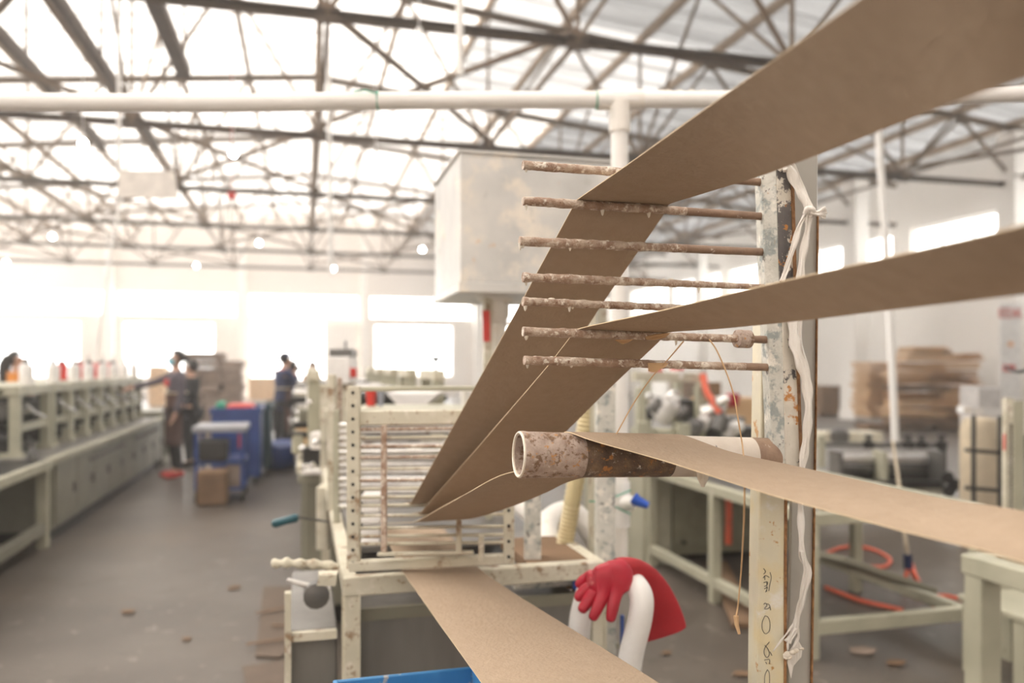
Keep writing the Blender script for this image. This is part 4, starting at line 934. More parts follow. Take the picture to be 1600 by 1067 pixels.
# ------------------------------------------------------------------ glove over bent white pipe
tp = thing('bent_pipe', 'bent white plastic pipe carrying the red glove', 'pipe', P(985, 1060, 1.7))
pl = spline([P(1000,1260,1.66), P(984,1080,1.66), P(985,1030,1.66), P(1000,965,1.66), P(1001,930,1.67), P(985,908,1.70), P(955,900,1.74), P(925,912,1.79), P(912,945,1.80), P(905,985,1.80), P(900,1080,1.80), P(900,1200,1.8)], 8)
MB().tube(pl, .0255, 18).build('pipe_body', PVC, tp, True)
MB().tube([P(900,1200,1.8), V(P(900,1200,1.8).x, P(900,1200,1.8).y, 0)], .0255, 12).build('pipe_leg', PVC, tp, True)
MB().tube([P(1000,1260,1.66), V(P(1000,1260,1.66).x, P(1000,1260,1.66).y, 0)], .0255, 12).build('pipe_leg', PVC, tp, True)
gt = thing('rubber_glove', 'red rubber glove draped over the bent white pipe', 'glove', P(960, 900, 1.7))
J = {'wrist': (P(988,893,1.690), (.020,.030)), 'pa': (P(966,896,1.672), (.024,.036)), 'pb': (P(945,904,1.672), (.022,.036)), 'kn': (P(932,911,1.680), (.018,.028))}
E = [('wrist','pa'), ('pa','pb'), ('pb','kn')]
fing = {'a': [(922,900,1.70),(910,908,1.71),(900,917,1.715)], 'b': [(922,914,1.685),(909,926,1.685),(899,939,1.68)], 'c': [(930,922,1.672),(918,940,1.668),(906,957,1.66)],
        'd': [(944,926,1.662),(934,949,1.655),(924,970,1.65)], 'e': [(962,924,1.660),(957,950,1.652),(953,973,1.645)]}
for q, pp in fing.items():
    for i, c in enumerate(pp): J[q+str(i)] = (P(*c), [.0150,.0140,.0100][i])
    E += [({'a':'kn','b':'kn','c':'kn','d':'pb','e':'pa'}[q], q+'0'), (q+'0', q+'1'), (q+'1', q+'2')]
o = skinned('hand_part', J, E, REDR, gt, 2)
# cuff: an open sleeve from the wrist, over the pipe, hanging at the right
def ring(c, ax, r1, r2, n=20):
    c = Vector(c); ax = Vector(ax).normalized(); a = V(SN,CS,0); a = (a-ax*a.dot(ax)).normalized(); b = ax.cross(a)
    return [c+a*(r1*math.cos(2*math.pi*k/n))+b*(r2*math.sin(2*math.pi*k/n)) for k in range(n)]
cs_ = [(962,893,1.690,.026,.030),(978,892,1.695,.026,.036),(996,899,1.715,.022,.038),(1009,916,1.728,.020,.043),(1018,940,1.735,.018,.050),(1026,965,1.740,.016,.056),(1032,990,1.742,.014,.060),(1033,993,1.742,.014,.060)]
m = MB(); n = 24
cc = [P(a,b,c) for a,b,c,_,_ in cs_]
for i in range(len(cc)):
    ax = cc[min(i+1,len(cc)-1)]-cc[max(0,i-1)]
    rg = ring(cc[i], ax, cs_[i][3], cs_[i][4], n)
    rg = [v+(v-cc[i])*.07*math.sin(3*2*math.pi*k/n+i*.8) for k, v in enumerate(rg)]; m.v += rg
for i in range(len(cc)-1):
    for k in range(n): m.f.append((i*n+k, i*n+(k+1)%n, (i+1)*n+(k+1)%n, (i+1)*n+k)); m.mi.append(0)
o = m.build('cuff', REDK, gt, True); sd = o.modifiers.new('s','SOLIDIFY'); sd.thickness = .002; sb = o.modifiers.new('b','SUBSURF'); sb.levels = sb.render_levels = 1
# ================================================================== RIGHT MACHINE LINE
XM = 2.39
t = thing('work_table', 'long cream green steel table frame right of the rusty post', 'table', (XM+.55, 4.2, 0))
YA, YE = 3.40, 5.3
for x in (XM, XM+1.0):
    for y in (YA, 4.35, YE-.04): MB().box(x, x+.06, y, y+.06, 0, .66).build('leg', GREEN, t, bevel=.004)
for x in (XM, XM+1.0):
    MB().box(x, x+.06, YA, YE, .66, .72).build('top_rail', GREEN, t, bevel=.004); MB().box(x+.005, x+.055, YA+.06, YE, .10, .16).build('lower_rail', GREEN, t, bevel=.004)
MB().box(XM+.06, XM+1.0, YA, YA+.05, .12, .19).build('cross_rail', GREEN, t, bevel=.004); MB().box(XM+.06, XM+1.0, YA, YA+.05, .66, .72).build('end_rail', GREEN, t, bevel=.004)
MB().bar((XM+.12, YA+.1, .50), (XM+.9, YA+.35, .22), .30, .03).build('sloping_tray', GREYP, t, bevel=.003)
MB().box(XM+.06, XM+1.0, 4.0, YE, .67, .70).build('plate', IRON, t)
t = thing('louvred_cabinet', 'cream green cabinet with louvred olive side standing behind the work table', 'cabinet', (XM+.6, 5.9, 0))
MB().box(XM-.02, XM+.2, YE+.02, YE+1.3, 0, .74).build('left_bay', GREEN, t, bevel=.006)
MB().box(XM+.2, XM+1.3, YE+.05, YE+1.3, .05, .74).build('body', OLIVE, t, bevel=.006)
MB().box(XM-.04, XM+1.34, YE, YE+1.34, .74, .78).build('worktop', GREEN, t, bevel=.004)
MB().box(XM+.22, XM+.9, YE+.035, YE+.05, .12, .70).build('door', OLIVE, t, bevel=.003)
for k in range(5): MB().bar((XM+.42, YE+.03, .24+k*.09), (XM+.72, YE+.03, .24+k*.09), .012, .03).build('louvre', OLIVE, t)
for z in (.15, .6): MB().lathe((XM+.3, YE+.03, z), [(.015,0),(.015,.02)], 8, axis=(0,-1,0)).build('screw', DARK, t)
t = thing('timber_plank', 'loose board lying on the floor under the work table', 'plank', (XM+.3, 4.6, 0)); MB().bar((XM-.05, 3.9, .02), (XM+.5, 5.2, .02), .14, .03).build('board', CARDD, t)
# gluing machine on the cabinet
t = thing('right_gluing_machine', 'cream green gluing machine with chrome clamps seen between rods and roller pipe', 'machine', P(1060, 680, 6.2))
TM = 6.2; zb = .78
def at(x, t_): p = P(x, 570, t_); return p.x, p.y
for x, tt in ((1000, 6.0), (1093, 6.3), (1010, 6.9), (1095, 7.0), (1058, 6.5)):
    X_, Y_ = at(x, tt); MB().box(X_-.03, X_+.03, Y_-.04, Y_+.04, zb, 1.28 if tt < 6.4 else 1.36).build('post', GREEN, t, bevel=.004)
a, b = P(990, 588, 6.0), P(1100, 590, 6.3); MB().bar(a, b, .07, .07).build('top_beam', GREENC, t, bevel=.004)
a, b = P(985, 668, 5.9), P(1068, 672, 6.1); 
for k in range(3):
    c = P(1003+k*32, 672, 5.75+.05*k); MB().box(c.x-.045, c.x+.045, c.y-.04, c.y+.04, zb, zb+[.26,.20,.24][k]).build('cream_block', GREEN, t, bevel=.006)
MB().bar(P(990, 676, 5.75), P(1068, 678, 5.95), .1, .08).build('cream_base', GREEN, t, bevel=.006)
for (x, y, s_, mt) in [(1014,625,.05,CHROME),(1052,620,.05,CHROME),(1042,640,.09,BARW),(1113,642,.08,CHROME),(1064,644,.05,IRON),(1025,634,.05,IRON),(1128,626,.045,CHROME),(1140,672,.05,BARW),(1086,668,.06,IRON),(1100,660,.06,BARW),(1150,668,.05,WPLAST),(1125,660,.06,IRON)]:
    c = P(x, y, 6.1+R.uniform(-.1,.2)); MB().lathe(c, [(s_*.4,-s_*1.2),(s_,-s_),(s_,s_*.8),(s_*.5,s_),(s_*.3,s_*1.4)], 12, axis=(R.uniform(-.3,1),R.uniform(-.5,0),R.uniform(0,.6))).build('clamp', mt, t, True)
for (x0, x1, y0, y1, mt) in [(1070,1165,652,662,IRON),(1072,1190,668,688,DARK),(1010,1040,628,655,DARK),(1050,1090,625,655,DARK),(1060,1180,690,705,IRON)]:
    pxbox('bed', x0, x1, y0, y1, 6.35, .3, mt, t)
pxbox('brown_panel', 1094, 1127, 597, 640, 7.2, .05, CARDD, t)
MB().tube(spline([P(1098,585,6.2), P(1104,612,6.15), P(1116,630,6.1), P(1127,650,6.05)], 6), .028, 10).build('red_hose', HOSE, t, True)
for (x, y, w_, s_) in [(1025,584,16,'left'),(1058,582,14,'right')]:
    c = P(x, y+4, 6.2); o = thing('red_pot', 'red topped white glue pot on the right gluing machine, %s one' % s_, 'pot', c)
    MB().lathe(c-V(0,0,.04), [(.05,0),(.055,.06),(.05,.08)], 12).build('pot_body', WPLAST, o, True); MB().lathe(c+V(0,0,.04), [(.055,0),(.05,.04),(.02,.06)], 12).build('lid', RED, o, True)
c = P(1148, 620, 9); o = thing('seated_red_cloth', 'small crimson cloth far behind the roller pipe', 'cloth', V(c.x, c.y, 0)); MB().box(c.x-.07, c.x+.07, c.y, c.y+.1, c.z-.12, c.z+.04).noise(.03, 6).build('cloth', REDK, o, bevel=.02)
MB().box(c.x-.3, c.x+.4, c.y+.12, c.y+.5, 0, c.z-.02).build('carton', CARD2, o, bevel=.01)
# roller machine further right
rm = thing('roller_machine', 'slitting machine with long dark rollers in front of the cardboard pile', 'machine', (P(1380,740,7.4).x, P(1380,740,7.4).y, 0))
tq = 7.5
for (x, y, r, mt) in [(0,716,.050,BARW),(0,729,.055,IRON),(0,742,.045,DARK)]:
    a, b = P(1306, y, tq), P(1458, y+2, tq+.05); d = (b-a).length; ax = (b-a).normalized()
    MB().lathe(a, [(.02,-.03),(r,0),(r,d*.45),(r*.8,d*.46),(r*.8,d*.52),(r*1.05,d*.53),(r*1.05,d*.9),(.02,d),(.02,d+.1)], 14, axis=ax).build('roller', mt, rm, True)
for x in (1306, 1375, 1462): px_post(x, 704, 760, 6, tq-.1, 'side_plate', IRON if x != 1375 else GREEN, rm, .25)
MB().tube([P(1275,694,tq-.2), P(1472,696,tq-.15)], .022, 10).build('guide_shaft', IRON, rm, True)
for x in (1357, 1419, 1440, 1471):
    MB().lathe(P(x, 700, tq-.2), [(.05,0),(.05,.06),(.02,.07),(.02,.1),(.04,.105),(.04,.12)], 12).build('knob', DARK, rm, True)
px_post(1283, 680, 730, 10, tq-.3, 'upright', GREEN, rm, .05); px_post(1472, 700, 745, 9, tq-.1, 'upright', DARK, rm, .05)
pxbox('cream_cover', 1290, 1380, 676, 697, 8.1, .3, GREENC, rm); pxbox('bed', 1275, 1475, 752, 770, 7.4, .6, GREENC, rm); pxbox('knife_bar', 1345, 1470, 752, 764, 7.2, .1, DARK, rm)
for x in (1285, 1462): px_post(x, 770, 812, 10, 7.6, 'leg', GREEN, rm, .08)
for x, y in ((1478, 745), (1488, 756), (1480, 766)): MB().lathe(P(x, y, 7.2), [(.05,0),(.055,.01),(.055,.04),(.02,.04)], 14, axis=(-SN,-CS,0)).build('gear_wheel', DARK, rm, True)
MB().lathe(P(1312,690,8.0), [(.08,0),(.09,.02),(.09,.1),(.05,.13)], 14).build('bobbin', IRON, rm, True)
# drum in black rack at right
dr = thing('strapped_drum', 'cream sack like drum held in a dark rack at the right edge', 'drum', (P(1538,800,6.3).x, P(1538,800,6.3).y, .35))
c = P(1541, 720, 6.4); MB().lathe((c.x, c.y+.05, 0), [(.13,0),(.155,.05),(.155,.93),(.13,1.01),(.05,1.03)], 18).build('drum_body', CREAM, dr, True)
for x in (1521, 1562): px_post(x, 648, 792, 5, 6.1, 'rack_post', DARK, dr, .03)
for y in (703, 762): MB().bar(P(1508, y, 6.1), P(1570, y+5, 6.1), .03, .028).build('rack_bar', DARK, dr)
MB().bar(P(1500, 640, 6.1), P(1568, 645, 6.1), .09, .05).build('rack_top', GALV, dr)
for x in (1521, 1562): 
    p = P(x, 792, 6.1); MB().box(p.x-.012, p.x+.012, p.y-.012, p.y+.012, 0, p.z).build('rack_leg', DARK, dr)
gc = P(1550, 630, 12.5); gb = thing('grey_crate', 'grey white crate standing against the wall between cardboard pile and sign', 'crate', V(gc.x, gc.y, 0))
MB().box(gc.x-.25, gc.x+.2, gc.y, gc.y+.4, 0, 1.1).build('crate_body', GREYS if 0 else flat('light_grey_crate', (.6,.57,.55)), gb, bevel=.02)
# upright with chain at right edge
t = thing('chain_upright', 'cream steel upright with dark chain and red label at the right edge', 'post', P(1585, 800, 3.9))
px_post(1574, 622, 806, 13, 3.9, 'flange', GREENC, t, .03); px_post(1590, 626, 806, 16, 3.94, 'web', GREEN, t, .02)
for k in range(26): 
    MB().sphere(P(1579.5+(k % 2), 664+k*5.4, 3.86), .007, 6, 4, (1,.6,1.3)).build('chain_link', DARK, t)
px_post(1569, 678, 704, 3, 3.85, 'red_label', RED, t, .01)
p = P(1582, 806, 3.92); MB().box(p.x-.04, p.x+.04, p.y-.03, p.y+.03, 0, p.z).build('foot', GREEN, t)
MB().tube(spline([P(1572,574,4.2), P(1590,581,4.0), P(1610,576,3.9)], 5), .008, 8).build('wire', DARK, t, True)
# nearest table at lower right
t = thing('near_table', 'corner of a cream green table frame at the lower right edge', 'table', (P(1535,900,2.9).x+.3, 2.2, 0))
c = P(1535, 868, 2.9); X_, Y_, zt = c.x, c.y, c.z
MB().box(X_-.045, X_+.045, Y_-.04, Y_+.04, 0, zt-.06).build('leg', GREEN, t, bevel=.004)
MB().box(X_-.05, X_+.03, Y_-2.0, Y_+.05, zt-.07, zt).build('side_rail', GREEN, t, bevel=.004)
MB().box(X_+.03, X_+1.0, Y_-.02, Y_+.05, zt-.07, zt).build('end_rail', GREEN, t, bevel=.004)
MB().box(X_+.92, X_+1.0, Y_-.06, Y_-.02, 0, zt-.0).build('leg', GREEN, t); MB().box(X_-.045, X_+.045, Y_-2.0, Y_-1.92, 0, zt-.07).build('leg', GREEN, t)
c = P(1604, 948, 3.6); t = thing('small_stool', 'low pale stool at the lower right corner', 'stool', V(c.x, c.y, 0))
MB().box(c.x-.14, c.x+.25, c.y-.12, c.y+.25, c.z-.03, c.z).build('seat', GREEN, t, bevel=.004)
for sx, sy in ((-.1,-.08),(.2,-.08),(-.1,.2),(.2,.2)): MB().box(c.x+sx-.03, c.x+sx+.03, c.y+sy-.03, c.y+sy+.03, 0, c.z-.03).build('leg', GREEN, t)
# hoses and cable on the floor
def F(x, y): t_ = CZ*FP/(y-HY); p = P(x, y, t_); p.z = .014; return p
for pts, lab in [([F(1288,868),F(1320,857),F(1360,860),F(1390,876),F(1380,888),F(1345,887),F(1310,880),F(1288,872)], 'orange red hose loop on the floor right of the rusty post'),
                 ([F(1411,925),F(1440,934),F(1480,935),F(1508,945),F(1500,958),F(1480,962),F(1455,945),F(1432,905),F(1425,885)], 'orange red hose loop under the hanging cable'),
                 ([F(1290,921),F(1340,940),F(1380,950),F(1410,957)], 'orange red hose running under the sloping tray'),
                 ([F(1555,998),F(1590,1012),F(1640,1030)], 'orange red hose at the lower right corner')]:
    tag(MB().tube(spline(pts, 8), .013, 8).build('air_hose', HOSE, smooth=True), lab, 'hose')
t = thing('hanging_cable', 'pale cable with a black splitter hanging down behind the front strip', 'cable', P(1415, 880, 5.0))
MB().tube(spline([P(1395,690,7.3), P(1405,760,6.0), P(1413,830,5.1), P(1418,870,5.0)], 6), .012, 8).build('cable', CREAM, t, True)
MB().tube([P(1418,866,5.0), P(1419,888,5.0)], .026, 10).build('splitter', NAVY, t, True)
MB().tube([P(1418,886,5.0), P(1413,912,5.0), P(1411,928,5.0)], .012, 8).build('hose_tail', HOSE, t, True)
MB().tube([P(1420,886,5.0), P(1430,903,5.05), F(1440,918)], .012, 8).build('hose_tail', HOSE, t, True)
# red cord and scraps under table
tag(MB().tube(spline([P(1137,765,5.5), P(1139,800,5.5), P(1138,850,5.5)], 4), .025, 8).build('red_hose', HOSE, smooth=True), 'red hose hanging in front of the louvred cabinet', 'hose')
def scrap(x, y, s_, mat, label, rot=0, n=6, name='paper_scrap'):
    c = F(x, y); vs = []; 
    for k in range(n):
        q = 2*math.pi*k/n+rot; r = s_*R.uniform(.6, 1.1); vs.append(V(c.x+r*math.cos(q), c.y+r*.8*math.sin(q), .004+R.uniform(0,.01)))
    m = MB().add(vs+[v+V(0,0,.003) for v in vs], [tuple(range(n))[::-1], tuple(range(n, 2*n))]+[(k,(k+1)%n,n+(k+1)%n,n+k) for k in range(n)])
    tag(m.build(name, mat), label, 'scrap', None)
scrap(1040, 1022, .035, CARDD, 'curled brown paper scrap on the floor right of the red glove')
scrap(1160, 1055, .05, CARDD, 'brown paper scrap on the floor just left of the rusty post')
scrap(1350, 1020, .08, BUND, 'grey brown crumpled scrap on the floor right of the rusty post')
scrap(1400, 1038, .06, CARDD, 'darker brown scrap at the bottom right of the rusty post')
scrap(365, 920, .05, CARDD, 'lone brown scrap on the aisle floor at lower left')
scrap(200, 958, .05, CARDD, 'small brown scrap far to the lower left on the aisle floor')
scrap(292, 1000, .04, CARDD, 'brown scrap near the bottom of the aisle')
FLOORCARD = flat('trampled_cardboard', (.15,.112,.085), .8)
def sheetf(pts, label, mat=FLOORCARD, name='cardboard_sheet'):
    vs = [F(*p) for p in pts]; n = len(vs)
    for v in vs: v.z = .006
    tag(MB().add(vs+[v+V(0,0,.006) for v in vs], [tuple(range(n))[::-1], tuple(range(n, 2*n))]+[(k,(k+1)%n,n+(k+1)%n,n+k) for k in range(n)]).noise(.006, 3).build(name, mat), label, 'sheet')
sheetf([(412,920),(482,918),(478,1000),(438,1030),(400,1028)], 'brown cardboard sheet lying on the floor left of the table leg')
sheetf([(380,1045),(440,1035),(478,1010),(480,1100),(390,1100)], 'second trampled cardboard sheet at the bottom left of the table')
for k, (x, y, r_, s_) in enumerate([(430,960,.3,'upper'),(455,985,-.4,'middle'),(420,1010,.1,'lower')]):
    c = F(x, y); d = V(math.cos(r_), math.sin(r_), 0)*.11; tag(MB().bar(c-d+V(0,0,.012), c+d+V(0,0,.02), .02, .004).build('board_offcut', CARDD), 'thin strip offcut on the cardboard sheet, %s one' % s_, 'offcut')
# blue tray at bottom
bt = thing('blue_tray', 'worn blue plastic tray edge at the bottom under the lowest strip', 'tray', P(632, 1200, 1.5))
q0, q1 = P(520, 1062, 1.42), P(742, 1040, 1.50); q2, q3 = q0-V(-.02,.30,0), q1-V(-.02,.30,0); dn = V(0,0,-.13)
def wallp(a, b, th, name):
    n_ = (b-a).cross(V(0,0,1)).normalized()*th
    MB().add([a,b,b+dn,a+dn,a+n_,b+n_,b+n_+dn,a+n_+dn], [(0,1,2,3),(7,6,5,4),(4,5,1,0),(5,6,2,1),(6,7,3,2),(7,4,0,3)]).build(name, BLUET, bt, bevel=.002)
wallp(q0, q1, .008, 'front_side'); wallp(q1, q3, .008, 'end_side'); wallp(q3, q2, .008, 'back_side'); wallp(q2, q0, .008, 'end_side')
MB().add([q0+dn,q1+dn,q3+dn,q2+dn,q0+dn*.9,q1+dn*.9,q3+dn*.9,q2+dn*.9], [(3,2,1,0),(4,5,6,7),(0,1,5,4),(1,2,6,5),(2,3,7,6),(3,0,4,7)]).build('tray_floor', BLUET, bt)
ts = thing('tray_stand', 'low stand holding the blue tray below the photo edge', 'stand', V(q0.x+.1, q0.y-.15, 0)); zz = min(q0.z, q1.z)-.14
MB().box(q0.x+.04, q1.x-.02, q0.y-.25, q0.y-.08, 0, zz).build('stand_body', GREYP, ts)
# ================================================================== FOREGROUND: guide post with rods
CAM_R = V(CS, -SN, 0); CAM_F = V(SN, CS, 0)
gp = thing('guide_post', 'rusty paint chipped steel post with seven rods and a roller pipe guiding the strips', 'post', V(P(1228,1000,1.25).x, P(1228,1000,1.25).y, 0))
def rib_post(pts, name, mats, dep, bev=.0015, parent=None):
    """pts: list of (y_pixel, xl, xr, t) down the post -> prism with front face through them"""
    vs = []; fs = []
    for (y, xl, xr, t_, t2_) in pts:
        a, b = P(xl, y, t_), P(xr, y, t2_); b.z = a.z
        vs += [a, b, b+CAM_F*dep, a+CAM_F*dep]
    for i in range(len(pts)-1):
        o = i*4
        for k in range(4): fs.append((o+k, o+(k+1)%4, o+4+(k+1)%4, o+4+k))
    fs.append((0,1,2,3)); e = (len(pts)-1)*4; fs.append((e+3,e+2,e+1,e))
    return MB().add(vs, fs).build(name, mats, parent or gp, bevel=bev)
yfl = HY+CZ*FP/1.25
rib_post([(235,1236,1278,1.262,1.275),(430,1238,1277,1.262,1.275),(640,1240,1274,1.262,1.275),(1067,1231,1268,1.262,1.275),(yfl+2,1222,1257,1.262,1.275)], 'rear_channel', POSTG, .012)
rib_post([(330,1278,1279.5,1.268,1.268),(640,1275,1276.5,1.268,1.268),(1067,1267.5,1270,1.268,1.268),(yfl,1257,1260,1.268,1.268)], 'channel_lip', RUSTW, .03, 0)
rib_post([(498,1191,1232,1.245,1.245),(700,1188,1229,1.245,1.245),(860,1185,1226,1.245,1.245),(1067,1183,1226,1.245,1.245),(yfl,1180,1222,1.245,1.245)], 'front_angle', POSTY, .05)
rib_post([(690,1226,1231,1.243,1.243),(860,1225.5,1229.5,1.243,1.243),(1067,1225,1229,1.243,1.243),(yfl,1222,1226,1.243,1.243)], 'weld_seam', RUSTW, .006, 0)
rib_post([(252,1189,1213,1.205,1.195),(400,1194,1216,1.205,1.195),(500,1198,1222,1.205,1.195),(660,1205,1226,1.205,1.195),(758,1206,1227,1.205,1.195)], 'mast_flange', MASTL, .035)
rib_post([(250,1213,1236,1.195,1.203),(400,1216,1240,1.195,1.203),(500,1222,1243,1.195,1.203)], 'mast_face', MASTD, .006)
rib_post([(500,1222,1243,1.195,1.203),(660,1226,1250,1.195,1.203),(770,1228,1253,1.195,1.203)], 'mast_face', mottle('rust_chipped_cream', [(.3,(.55,.51,.44)),(.7,(.70,.66,.58))], scale=25, rough=.5, bump=.4, bscale=150,
   layers=[((.085,.08,.085), 20, .57, .03), ((.50,.22,.06), 28, .60, .05), ((.34,.14,.04), 60, .66, .04)]), .006)
rib_post([(250,1235,1240,1.200,1.205),(500,1242,1247,1.200,1.205),(770,1252,1256,1.200,1.205)], 'mast_edge', RUSTW, .03, 0)
# rods
rods = [(817,258,1192,285),(817,314,1192,338),(812,377,1194,394),(817,433,1200,449),(817,471,1200,487),(817,518,1206,531),(819,563,1206,574)]
def wobble(a, b, r0, r1, n, amp, seed):
    pts = []; rr = []
    for k in range(n+1):
        s_ = k/n; p = a.lerp(b, s_); p = p+noise.noise_vector(V(seed*7.3+s_*9, 0, 0))*amp*.5
        f = 1+(.18*noise.noise(V(s_*38, seed*3.1, 0))+.10*noise.noise(V(s_*90, seed*2.1, 4)))*(1 if s_ < .62 else .35)
        pts.append(p); rr.append((r0+(r1-r0)*s_)*f)
    return pts, rr
for i, (x0, y0, x1, y1) in enumerate(rods):
    a, b = P(x0, y0, 1.10), P(x1, y1, 1.215)
    r0 = [.0064,.0066,.0068,.0066,.0060,.0066,.0064][i]; r1 = .0058 if i not in (3, 4) else .0045
    pts, rr = wobble(a, b, r0, r1, 90, .0006, i+1)
    m = MB().tube(pts, rr, 14); half = .64 if i in (0,1,2,3) else .86
    nrm = len(pts)
    for fi in range(len(m.f)):
        idx = m.f[fi][0]//14
        if idx > nrm*half and i != 3: m.mi[fi] = 1
    o = m.build('rod', [RUSTROD, RUSTROD2], gp, True)
    for k in range(R.randint(2, 5)):                # hanging drips of dried glue
        s_ = R.uniform(.0, .75) if k else .012; p = a.lerp(b, s_); L = R.uniform(.003, .009); r = R.uniform(.0018, .0032)
        z = p.z-r0*.75; MB().tube([V(p.x,p.y,z+.003), V(p.x,p.y,z-L*.3), V(p.x,p.y,z-L*.8), V(p.x,p.y,z-L)], [r*1.5,r,r*.6,r*.15], 8).build('glue_drip', GLUE, o, True)
    for k in range(2):
        s_ = R.uniform(0, .7); p = a.lerp(b, s_)+V(0,0,r0*.8); MB().sphere(p, R.uniform(.0016,.0032), 8, 5, (1.8,1,.7)).build('glue_lump', GLUE, o, True)
# nut on the sixth rod
a, b = P(817,518,1.10), P(1206,531,1.215); c = a.lerp(b, (1145-817)/389.); ax = (b-a).normalized()
MB().lathe(c, [(.0085,0),(.0135,.001),(.0138,.003),(.0138,.021),(.0135,.023),(.0085,.024)], 22, axis=ax).build('collar', PIPEE, gp, True)
# big roller pipe
a, b = P(842, 710, 1.125), P(1207, 714, 1.225); a = P(812, 710, 1.12)
ax = (b-a).normalized(); L = (b-a).length
m = MB(); n = 40; R0 = .0325
prof = [(R0*1.02,0),(R0*1.03,.003),(R0,.012)]+[(R0*(1-.10*k/20)+.0004*noise.noise(V(k*.9,0,0)), .012+(L-.012)*k/20) for k in range(1, 21)]
o_ = ax.cross(V(0,0,1)).normalized(); u_ = o_.cross(ax)
for (r, z) in prof:
    for k in range(n):
        q = 2*math.pi*k/n; rj = r+.0005*noise.noise(V(z*60, k*.8, 1)); m.v.append(a+ax*z+(o_*math.cos(q)+u_*math.sin(q))*rj)
for i in range(len(prof)-1):
    for k in range(n): m.f.append((i*n+k, i*n+(k+1)%n, (i+1)*n+(k+1)%n, (i+1)*n+k)); m.mi.append(1 if prof[i][1] < .075 else (0 if prof[i][1] < L*.52 else (2 if prof[i][1] < L*.88 else 3)))
pb = len(m.v)                                  # hollow bore
for (r, z) in ((R0*.86, 0.0), (R0*.84, .10)):
    for k in range(n): q = 2*math.pi*k/n; m.v.append(a+ax*z+(o_*math.cos(q)+u_*math.sin(q))*r)
for k in range(n):
    m.f.append((k, (k+1)%n, pb+(k+1)%n, pb+k)); m.mi.append(2); m.f.append((pb+k, pb+(k+1)%n, pb+n+(k+1)%n, pb+n+k)); m.mi.append(1)
m.f.append(tuple(pb+n+k for k in range(n))); m.mi.append(0)
PCR = mottle('cream_painted_pipe', [(.3,(.58,.50,.42)),(.7,(.72,.66,.59))], scale=18, rough=.5, bump=.3, layers=[((.60,.36,.18), 12, .60, .08), ((.06,.055,.06), 30, .68, .03)])
o = m.build('roller_pipe', [PIPEM, PIPEE, PCR, RUSTROD2], gp, True)
rim = MB().tube([a-ax*.001+(o_*math.cos(q)+u_*math.sin(q))*R0*.95 for q in [k*2*math.pi/32 for k in range(33)]], .0019, 8).build('glue_rim', GLUE, o, True)
for (s_, q0_, q1_) in [(.30,3.3,4.3),(.115,3.5,4.0),(.455,3.4,4.6)]:
    pts = [a+ax*(L*s_+.006*math.sin(q*3))+(o_*math.cos(q)+u_*math.sin(q))*(R0*(1-.1*s_)+.0006) for q in [q0_+(q1_-q0_)*k/8 for k in range(9)]]
    MB().tube(pts, [.0012,.0022,.0028,.003,.0028,.003,.0032,.0026,.001], 8).build('glue_drip', GLUE, o, True)
p = P(1098, 748, 1.15); MB().tube([p+V(0,0,.012), p, p-V(0,0,.012)], [.010,.008,.002], 8).build('glue_clot', GLUE, o, True)
# plastic strap
st_ = thing('plastic_strap', 'knotted white plastic strap hanging down the rusty post', 'strap', P(1250, 400, 1.19))
def ribbon(pts, w0, name='strand', tw=.0, th=.0010):
    pp = spline([P(*p) for p in pts], 8); n_ = len(pp); vs = []; fs = []
    for i, p in enumerate(pp):
        d = (pp[min(i+1,n_-1)]-pp[max(i-1,0)]).normalized(); sd_ = d.cross(CAM_F).normalized()
        ph = tw*math.sin(i*.35); sd2 = (sd_*math.cos(ph)+CAM_F*math.sin(ph)); w_ = w0[0]+(w0[1]-w0[0])*i/(n_-1); w_ *= 1+.18*math.sin(i*.6)
        for j in range(5):
            s_ = (j-2)/2; vs.append(p+sd2*w_*s_+CAM_F*(.0012*math.cos(j*2.6+i*.2)-.001))
    for i in range(n_-1):
        for j in range(4): fs.append((i*5+j, i*5+j+1, (i+1)*5+j+1, (i+1)*5+j))
    o = MB().add(vs, fs).build(name, STRAP, st_, True); sd = o.modifiers.new('s','SOLIDIFY'); sd.thickness = th; return o
ribbon([(1222,262,1.185),(1232,262,1.188),(1242,285,1.19),(1253,305,1.19),(1264,327,1.188)], (.007,.0065), tw=.3)
ribbon([(1216,266,1.19),(1228,256,1.192),(1240,262,1.2),(1250,290,1.205),(1265,325,1.19)], (.004,.005), tw=.3)
MB().tube(spline([P(1258,334,1.186), P(1262,326,1.18), P(1270,328,1.18), P(1268,336,1.186), P(1260,334,1.19)], 5), .0042, 10).build('knot', STRAP, st_, True)
ribbon([(1266,330,1.182),(1278,333,1.18),(1291,328,1.18)], (.004,.006), tw=.5); ribbon([(1266,332,1.182),(1280,336,1.182),(1290,339,1.184)], (.003,.003), tw=.2)
ribbon([(1262,333,1.186),(1250,352,1.188),(1240,385,1.188),(1230,415,1.188),(1221,440,1.188)], (.005,.0035), tw=.5)
ribbon([(1264,333,1.186),(1261,362,1.19),(1254,400,1.19),(1250,435,1.19),(1246,470,1.193)], (.005,.006), tw=.2)
ribbon([(1238,480,1.19),(1240,520,1.19),(1244,545,1.19),(1252,572,1.19),(1260,600,1.19),(1263,640,1.19),(1260,680,1.19),(1255,715,1.19),(1250,745,1.192)], (.009,.005), tw=.15)
ribbon([(1248,490,1.194),(1250,540,1.194),(1262,590,1.194),(1265,650,1.194),(1256,710,1.194)], (.004,.003), tw=.4)
ribbon([(1250,745,1.195),(1250,790,1.235),(1251,830,1.238),(1253,868,1.238),(1262,890,1.236),(1256,925,1.236),(1247,955,1.236),(1240,985,1.234),(1230,1003,1.234)], (.005,.005), tw=.2)
